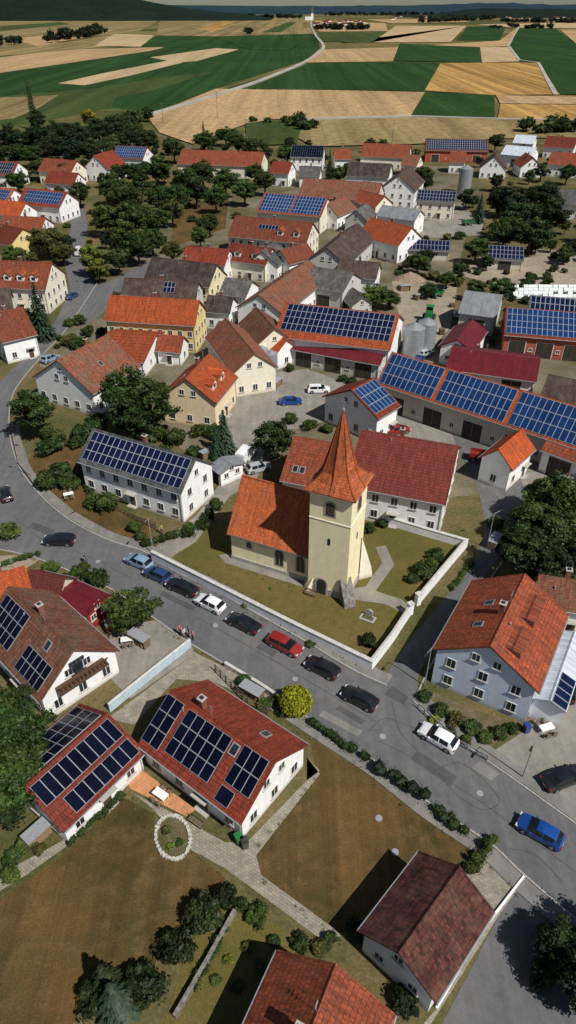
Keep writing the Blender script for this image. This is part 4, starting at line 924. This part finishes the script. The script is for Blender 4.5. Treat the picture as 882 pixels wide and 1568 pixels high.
# ---------------------------------------------------------------- vehicles
def car_mesh(name,st,L2,wb,sc=1.0,wr=.33):
    b=MB();rings=[]
    for (x,zl,zb,zt,w,wt,_) in st:
        zm=(zl+zb)/2+.08
        half=[(w-.05,zl),(w,zm),(w-.05,zb),(wt,zt-.03),(wt*.5,zt)]
        pts=[(x,y,z) for y,z in half]+[(x,0,zt+.01)]+[(x,-y,z) for y,z in reversed(half)]; rings.append(pts)
    n=len(rings[0])
    for i in range(len(rings)-1):
        typ=st[i][6]
        for j in range(n-1):
            m=0
            if typ in('g','ws') and j in(2,n-4): m=1
            if typ in('ws','rg') and 3<=j<=n-5: m=1
            b.face([rings[i][j],rings[i+1][j],rings[i+1][j+1],rings[i][j+1]][::-1],m)
        b.face([rings[i][0],rings[i][-1],rings[i+1][-1],rings[i+1][0]],4)
    b.face(rings[0],0);b.face(rings[-1][::-1],0)
    W_=max(s[4] for s in st)
    for x in wb:
        for sg in(-1,1):
            b.cyl((x,sg*(W_-.22),wr),(x,sg*(W_+.006),wr),wr+.06,wr+.06,16,4)
            b.cyl((x,sg*(W_-.2),wr),(x,sg*(W_+.02),wr),wr,wr,16,2); b.cyl((x,sg*(W_),wr),(x,sg*(W_+.03),wr),wr*.62,wr*.6,12,3)
    xf=st[-1][0];xr=st[0][0];zb=st[-2][3]
    for sg in(-1,1):
        b.box((xf-.12,sg*(W_-.24),zb-.10),(.26,.34,.13),5); b.box((xr+.1,sg*(W_-.2),st[1][2]-.08),(.22,.26,.18),6)
        xm=[s[0] for s in st if s[6]=='ws'][-1]+.35; b.box((xm,sg*(W_+.08),.98),(.16,.2,.13),0)
    b.box((xf-.03,0,.42),(.1,.9,.16),4);b.box((xf,0,.36),(.08,.5,.11),5);b.box((xr,0,.55),(.06,.5,.11),5)
    for sg in(-1,1):
        for x in(.15,-.75): b.box((x,sg*(W_-.02),.86),(.16,.04,.03),4)
    return b.mesh(name,[M['paint'],M['carglass'],M['rubber'],M['rim'],M['black'],M['lamp'],M['tail']],smooth=32)
hatch=[(-2.08,.38,.72,.78,.74,.66,'p'),(-2.0,.24,.86,.93,.82,.7,'p'),(-1.88,.2,.93,1.02,.87,.72,'rg'),(-1.45,.2,.94,1.40,.88,.6,'p'),(-1.3,.2,.94,1.44,.88,.61,'g'),(-.35,.2,.94,1.48,.88,.62,'p'),(-.26,.2,.94,1.48,.88,.62,'g'),(.35,.2,.94,1.45,.88,.6,'ws'),(1.12,.2,.92,.98,.88,.74,'p'),(1.75,.2,.82,.86,.86,.7,'p'),(2.02,.24,.68,.74,.8,.62,'p'),(2.12,.38,.6,.62,.68,.52,'p')]
sedan=[(-2.3,.38,.75,.8,.74,.66,'p'),(-2.22,.24,.9,.95,.82,.7,'p'),(-1.7,.2,.94,1.0,.88,.74,'rg'),(-1.05,.2,.94,1.38,.89,.6,'g'),(-.25,.2,.94,1.44,.89,.62,'p'),(-.16,.2,.94,1.44,.89,.62,'g'),(.4,.2,.94,1.41,.89,.6,'ws'),(1.2,.2,.92,.97,.89,.74,'p'),(1.9,.2,.82,.86,.87,.7,'p'),(2.2,.24,.68,.74,.8,.62,'p'),(2.3,.38,.6,.62,.68,.52,'p')]
wagon=[(-2.28,.38,.75,.85,.76,.68,'p'),(-2.22,.24,.94,1.02,.84,.72,'rg'),(-1.9,.2,.95,1.42,.89,.64,'p'),(-1.78,.2,.95,1.46,.89,.65,'g'),(-.3,.2,.95,1.5,.89,.65,'p'),(-.2,.2,.95,1.5,.89,.65,'g'),(.45,.2,.95,1.46,.89,.62,'ws'),(1.2,.2,.93,.99,.89,.74,'p'),(1.85,.2,.83,.87,.87,.7,'p'),(2.15,.24,.7,.76,.8,.62,'p'),(2.25,.38,.6,.63,.68,.52,'p')]
van=[(-2.6,.4,1.2,2.0,.9,.8,'p'),(-2.55,.25,1.2,2.3,.95,.84,'p'),(-.2,.22,1.25,2.38,.97,.86,'p'),(.9,.22,1.25,2.34,.97,.84,'p'),(1.0,.22,1.25,2.3,.97,.82,'ws'),(1.85,.22,1.15,1.25,.95,.8,'p'),(2.45,.25,.95,1.0,.9,.75,'p'),(2.6,.4,.7,.75,.8,.6,'p')]
CM={'h':car_mesh('hatchback',hatch,0,(-1.3,1.32)),'s':car_mesh('sedan',sedan,0,(-1.4,1.42)),'w':car_mesh('wagon',wagon,0,(-1.4,1.4)),'v':car_mesh('van',van,0,(-1.6,1.7),wr=.36)}
BK=(.010,.011,.014);WH=(.80,.81,.82);BL=(.006,.055,.26);LB=(.20,.30,.42);RD=(.25,.018,.014);SV=(.38,.4,.42);DB=(.02,.05,.14)
def car(u,v,deg,kind,col,nm='parked_car'):
    p=P(u,v,.7);inst(nm,CM[kind],(p.x,p.y,.035),math.radians(deg),(.97,.97,.97),col)
for a in [(213,859,150,'h',LB),(242,879,150,'h',DB),(279,898,150,'s',BK),(322,923,147,'h',WH),(373,953,147,'s',BK),(436,986,-34,'w',RD),(494,1021,147,'h',BK),(551,1068,147,'h',BK),(672,1128,143,'h',WH),(828,1272,145,'h',BL),
 (90,826,178,'w',BK),(8,755,118,'h',BK),(874,1050,62,'w',BK),(445,613,5,'s',BL),(488,595,3,'w',WH),(76,548,60,'h',LB),(221,387,8,'s',WH),(395,715,25,'h',SV),(609,657,15,'s',RD),(110,452,75,'s',DB),(864,1190,20,'s',BK),(700,480,80,'h',SV)]: car(*a)
car(377,697,68,'v',WH,'delivery_van');car(122,386,88,'v',WH,'delivery_van');car(652,540,40,'h',SV)
b=MB()
b.box((0,0,1.6),(4.2,1.7,1.4),0);b.box((-.6,0,2.6),(2.6,1.5,.7),0);b.box((1.9,0,2.7),(1.5,1.6,1.7),1);b.box((1.9,0,3.6),(1.7,1.8,.12),2);b.box((2.9,0,.7),(.9,3.2,.7),0)
for x,y,r in((1.5,1.15,.95),(-1.7,1.05,.6)):
    for sg in(-1,1): b.cyl((x,sg*(y-.25),r),(x,sg*(y+.25),r),r,r,18,3); b.cyl((x,sg*(y+.2),r),(x,sg*(y+.27),r),r*.5,r*.5,12,4)
b.cyl((-1.6,.5,2.9),(-1.6,.5,3.8),.08,.08,6,3)
p=P(656,486,1.5); o=b.obj('green_tractor',[simple('tractor_green',(.01,.14,.03),(.01,.11,.03),3,.4,.5),M['carglass'],M['paint'],M['rubber'],simple('tractor_rim',(.5,.38,.02),(.4,.3,.02))],loc=(p.x,p.y,0.02),rot=1.3); o.color=(.02,.16,.04,1)
# farm trailers, wood stacks, pallets, rubble, tables
def trailer(u,v,rot,col):
    b=MB(); b.box((0,0,.95),(3.6,1.9,.12),0)
    for sg in(-1,1): b.box((0,sg*.93,1.3),(3.6,.06,.6),0); b.box((sg*1.78,0,1.3),(.06,1.8,.6),0)
    for x in(-1.1,1.0):
        for sg in(-1,1): b.cyl((x,sg*.7,.42),(x,sg*.95,.42),.42,.42,14,1); b.cyl((x,sg*.93,.42),(x,sg*.98,.42),.2,.2,10,2)
    b.box((2.5,0,.7),(1.6,.1,.1),2); b.box((0,0,.75),(3.2,.8,.15),2)
    p=P(u,v); o=b.obj('farm_trailer',[M['paint'],M['rubber'],M['zinc']],loc=(p.x,p.y,.04),rot=rot);o.color=(*col,1)
trailer(668,455,.7,(.02,.12,.04));trailer(735,705,-.3,(.25,.03,.02));trailer(640,560,1.2,(.06,.08,.2));trailer(880,735,.1,(.3,.14,.03));trailer(715,345,.4,(.02,.12,.04))
def logs(u,v,rot,L=2.4):
    b=MB();r=random.Random(int(u))
    for j in range(7):
        for i in range(int(L/.2)):
            rd=r.uniform(.075,.11); x=-L/2+i*.2+(.1 if j%2 else 0); b.cyl((x,-.5+r.uniform(-.05,.05),.12+j*.18),(x,.5+r.uniform(-.05,.05),.12+j*.18),rd,rd,6,0)
    b.box((0,0,1.4),(L+.3,1.3,.04),1)
    for x in(-L/2-.1,L/2+.05): b.box((x,0,.7),(.08,1.0,1.4),2)
    p=P(u,v); b.obj('firewood_stack',[M['log'],M['zinc'],M['wood']],loc=(p.x,p.y,.02),rot=rot)
for a in((700,545,.3),(424,592,1.1),(214,985,-.6),(62,1282,.9),(386,1066,-.6),(862,742,.2),(180,962,.4),(620,445,.2),(640,458,1.0),(318,700,.8),(756,835,1.0)): logs(*a)
def pallets(u,v,rot,n=6):
    b=MB()
    for k in range(n):
        z=k*.15
        for i in range(5): b.box((0,-.5+i*.25,z+.13),(1.2,.13,.03),0)
        for x in(-.5,0,.5): b.box((x,0,z+.06),(.1,1.0,.09),0)
    p=P(u,v); b.obj('pallet_stack',[M['wood']],loc=(p.x,p.y,.03),rot=rot)
for a in((692,470,.2),(612,442,.6),(676,512,.1,9),(742,352,.4),(548,604,.3),(880,716,.4)): pallets(*a)
b=MB();vs=[];r=random.Random(8);N=16
for j in range(N+1):
    for i in range(N+1):
        x=(i/N-.5)*2;y=(j/N-.5)*2;d=math.hypot(x,y);vs.append((x*4.5,y*3.2,max(-.1,(1-d)*2.2+.55*noise.noise(Vector((x*4,y*4,1)))*(1.2-d)-.02)))
b.grid(vs,[(j*(N+1)+i,j*(N+1)+i+1,(j+1)*(N+1)+i+1,(j+1)*(N+1)+i) for j in range(N) for i in range(N)],0)
p=P(628,428); b.obj('rubble_heap',[simple('rubble',(.36,.26,.2),(.16,.11,.08),2.2,.95,.1,.8)],loc=(p.x,p.y,0))
def table(u,v,rot):
    b=MB(); b.box((0,0,.73),(1.5,.8,.04),0)
    for x in(-.65,.65):
        for y in(-.3,.3): b.box((x,y,.36),(.05,.05,.7),0)
    for sx,sy in((-.4,.75),(.4,.75),(-.4,-.75),(.4,-.75)):
        b.box((sx,sy,.44),(.45,.42,.04),1); b.box((sx,sy*1.27,.68),(.45,.04,.5),1)
        for x in(-.18,.18):
            for y in(-.17,.17): b.box((sx+x,sy+y,.21),(.04,.04,.42),1)
    p=P(u,v); b.obj('garden_table_set',[M['frame'],M['wood']],loc=(p.x,p.y,.03),rot=rot)
table(247,1222,-.6);table(106,762,.4);table(835,1120,.3);table(196,985,.2)
# ---------------------------------------------------------------- silos, bales, poles
def silo(u,v,r,h):
    p=P(u,v,h*.5);b=MB();n=20
    b.cyl((0,0,0),(0,0,h),r,r,n,0);b.cyl((0,0,h),(0,0,h+r*.5),r+.05,.15,n,0)
    z=.6
    while z<h: b.cyl((0,0,z),(0,0,z+.07),r+.03,r+.03,n,1); z+=.7
    for zz in range(int(h/.4)): b.box((r+.12,0,.3+zz*.4),(.05,.4,.04),1)
    b.box((r+.12,-.2,h/2),(.05,.05,h),1);b.box((r+.12,.2,h/2),(.05,.05,h),1)
    b.obj('grain_silo',[M['steel'],M['zinc']],loc=(p.x,p.y,0))
silo(633,522,2.2,6);silo(652,516,2,6.5);silo(712,277,2.6,9);silo(400,550,1.4,4.5);silo(415,555,1.3,4)
b=MB();r=random.Random(2)
for j in range(4):
    for i in range(13):
        if r.random()<.12: continue
        p=P(788+i*7.6+r.uniform(-1,1),444+j*5);zz=.7
        b.cyl((p.x-.6,p.y,zz),(p.x+.6,p.y+r.uniform(-.1,.1),zz),.72,.72,12,0)
b.obj('wrapped_bales',[simple('bale_wrap',(.66,.72,.70),(.55,.62,.6),2,.4)])
def lamp(u,v,h=6,ang=0):
    p=P(u,v);b=MB();b.cyl((0,0,0),(0,0,h),.07,.045,8,0);b.cyl((0,0,h),(1.1,0,h+.15),.035,.03,6,0);b.box((1.3,0,h+.13),(.6,.2,.1),1);b.box((1.3,0,h+.07),(.45,.14,.02),2)
    b.obj('street_lamp',[M['zinc'],M['black'],M['lamp']],loc=(p.x,p.y,0),rot=ang)
lamp(650,1050,6,-2.2);lamp(235,848,6,-1.9);lamp(800,1190,6,-2.2);lamp(50,735,6,2.8);lamp(130,470,6,2.5);lamp(745,840,6,.5)
def pole(u,v,h=11):
    p=P(u,v);b=MB();b.cyl((0,0,0),(0,0,h),.17,.11,8,0);b.box((0,0,h-.6),(2.2,.12,.12),0)
    for x in(-1,0,1): b.cyl((x,0,h-.54),(x,0,h-.3),.06,.05,6,1)
    b.obj('power_pole',[M['wood'],M['sill']],loc=(p.x,p.y,0))
pole(333,182,16);pole(378,220,12);pole(600,222,10);pole(250,190,12)
p=P(563,947);b=MB();b.box((0,0,.06),(1.9,1.1,.12),0);b.box((0,0,.14),(1.4,.65,.06),1);b.box((0,.42,.5),(.9,.2,.9),0);b.grid([(-.45,.32,.95),(.45,.32,.95),(.45,.52,.95),(-.45,.52,.95),(0,.32,1.2),(0,.52,1.2)],[(0,1,4),(1,2,5,4),(2,3,5),(3,0,4,5)],0)
b.obj('grave_memorial',[M['grave'],G['veg']],loc=(p.x,p.y,0),rot=-.5)
def bench(u,v,ang):
    p=P(u,v);b=MB();
    for i in range(3): b.box((0,-.18+i*.16,.45),(1.5,.12,.04),0)
    for i in range(2): b.box((0,.25,.65+i*.17),(1.5,.03,.12),0)
    for x in(-.65,.65): b.box((x,-.15,.22),(.07,.07,.44),1);b.box((x,.24,.43),(.07,.07,.86),1)
    b.obj('garden_bench',[M['wood'],M['black']],loc=(p.x,p.y,.02),rot=ang)
bench(300,1262,-.6);bench(475,912,-.45)
def bin_(u,v,c):
    p=P(u,v);b=MB();b.grid([(-.25,-.3,0),(.25,-.3,0),(.25,.3,0),(-.25,.3,0),(-.3,-.36,1),(.3,-.36,1),(.3,.36,1),(-.3,.36,1)],[(0,1,5,4),(1,2,6,5),(2,3,7,6),(3,0,4,7)],0);b.box((0,.02,1.05),(.64,.78,.1),0);b.cyl((-.28,.33,.1),(.28,.33,.1),.1,.1,10,1)
    o=b.obj('wheelie_bin',[M['paint'],M['rubber']],loc=(p.x,p.y,.02),rot=RND.random());o.color=(*c,1)
bin_(366,1290,(.02,.16,.04));bin_(375,1296,(.03,.03,.03));bin_(805,1120,(.02,.05,.2));bin_(68,1268,(.03,.03,.03))
# ---------------------------------------------------------------- people
SK=simple('skin',(.55,.33,.24),(.5,.3,.21),8,.6);HA=simple('hair',(.05,.03,.02),(.08,.05,.03),20)
def person(u,v,ang,shirt,trouser,pose=0,h=1.72):
    s=h/1.72; V=[];Ed=[];Rd=[]
    def add(co,r,par=None):
        V.append(Vector(co)*s);Rd.append(r*s);i=len(V)-1
        if par is not None:Ed.append((par,i))
        return i
    pel=add((0,0,.95),.13);wa=add((0,0,1.12),.115,pel);ch=add((0,.0,1.32),.14,wa);nk=add((0,0,1.46),.055,ch);hd=add((0,-.01,1.56),.085,nk);ht=add((0,0,1.66),.085,hd)
    st_=.16 if pose==0 else .02
    for sg in(-1,1):
        hp=add((sg*.09,0,.88),.09,pel);kn=add((sg*.10,-sg*st_*.9-.02,.5),.06,hp);an=add((sg*.10,-sg*st_*.9+.06*sg*(pose==0)+.02,.09),.04,kn);add((sg*.11,-sg*st_-.15,.04),.035,an)
        sh=add((sg*.19,0,1.40),.055,ch);el=add((sg*.24,sg*st_*.6+.03,1.13),.042,sh);wr=add((sg*.23,sg*st_-.09,.9),.028,el);pm=add((sg*.23,sg*st_-.11,.84),.028,wr)
        for k in range(4): f=add((sg*.235,sg*st_-.15+k*.022,.80),.009,pm);add((sg*.22,sg*st_-.15+k*.022,.755+.008*abs(k-1)),.008,f)
        add((sg*.21,sg*st_-.165,.83),.010,pm)
    me=bpy.data.meshes.new('p');me.from_pydata(V,Ed,[]);o=bpy.data.objects.new('tmp',me);COL.objects.link(o)
    md=o.modifiers.new('s','SKIN');sv=me.skin_vertices[0].data
    for i,r in enumerate(Rd): sv[i].radius=(r,r*.8 if i<3 else r)
    sv[0].use_root=True; o.modifiers.new('b','SUBSURF').levels=1
    dg=bpy.context.evaluated_depsgraph_get();me2=bpy.data.meshes.new_from_object(o.evaluated_get(dg));bpy.data.objects.remove(o)
    me2.materials.clear()
    mk=lambda n,c:simple(n,c,tuple(x*.8 for x in c),8)
    for m_ in(SK,mk('shirt',shirt),mk('trousers',trouser),HA,M['black']): me2.materials.append(m_)
    for f in me2.polygons:
        c=f.center/s;i=0
        if c.z<.1:i=4
        elif abs(c.x)>.17 and c.z<1.2:i=0
        elif c.z<1.0:i=2
        elif c.z<1.47:i=1
        elif c.z>1.62 or(c.y>.02 and c.z>1.5):i=3
        f.material_index=i;f.use_smooth=True
    p=P(u,v);ob=inst('pedestrian',me2,(p.x,p.y,.04),ang)
for a in((276,972,.5,(.5,.1,.1),(.03,.04,.09)),(283,977,.8,(.6,.6,.6),(.05,.05,.06)),(290,974,2.2,(.08,.12,.35),(.2,.18,.14)),(296,981,-.6,(.45,.2,.25),(.03,.03,.04)),(131,862,1.2,(.05,.05,.06),(.03,.04,.08)),(248,818,.3,(.4,.35,.1),(.05,.06,.1))): person(*a,pose=0 if a[0]%2 else 1)
# ---------------------------------------------------------------- light, sky, camera
az=Vector((.72,-.69,0)).normalized();el=math.radians(51);sd=Vector((az.x*math.cos(el),az.y*math.cos(el),math.sin(el)))
sun=bpy.data.lights.new('sun','SUN');sun.energy=5.0;sun.angle=math.radians(.5);sun.color=(1,.965,.90);so=bpy.data.objects.new('sun',sun);COL.objects.link(so);so.rotation_euler=sd.to_track_quat('Z','Y').to_euler()
w=bpy.data.worlds.new('World');scene.world=w;w.use_nodes=True;nt=w.node_tree;sk=nt.nodes.new('ShaderNodeTexSky');sk.sky_type='NISHITA';sk.sun_disc=False;sk.sun_elevation=el;sk.sun_rotation=math.atan2(az.x,az.y);sk.altitude=500
bg=nt.nodes['Background'];bg.inputs['Strength'].default_value=.052;nt.links.new(sk.outputs['Color'],bg.inputs['Color'])
cam=bpy.data.cameras.new('camera');co=bpy.data.objects.new('camera',cam);COL.objects.link(co);co.location=(0,0,HC);co.rotation_euler=(math.pi/2-PITCH,0,0)
cam.sensor_fit='VERTICAL';cam.sensor_height=36;cam.lens=36*FL/1568;cam.clip_start=.5;cam.clip_end=40000
scene.camera=co
scene.view_settings.view_transform='Standard';scene.view_settings.look='None';scene.view_settings.exposure=0
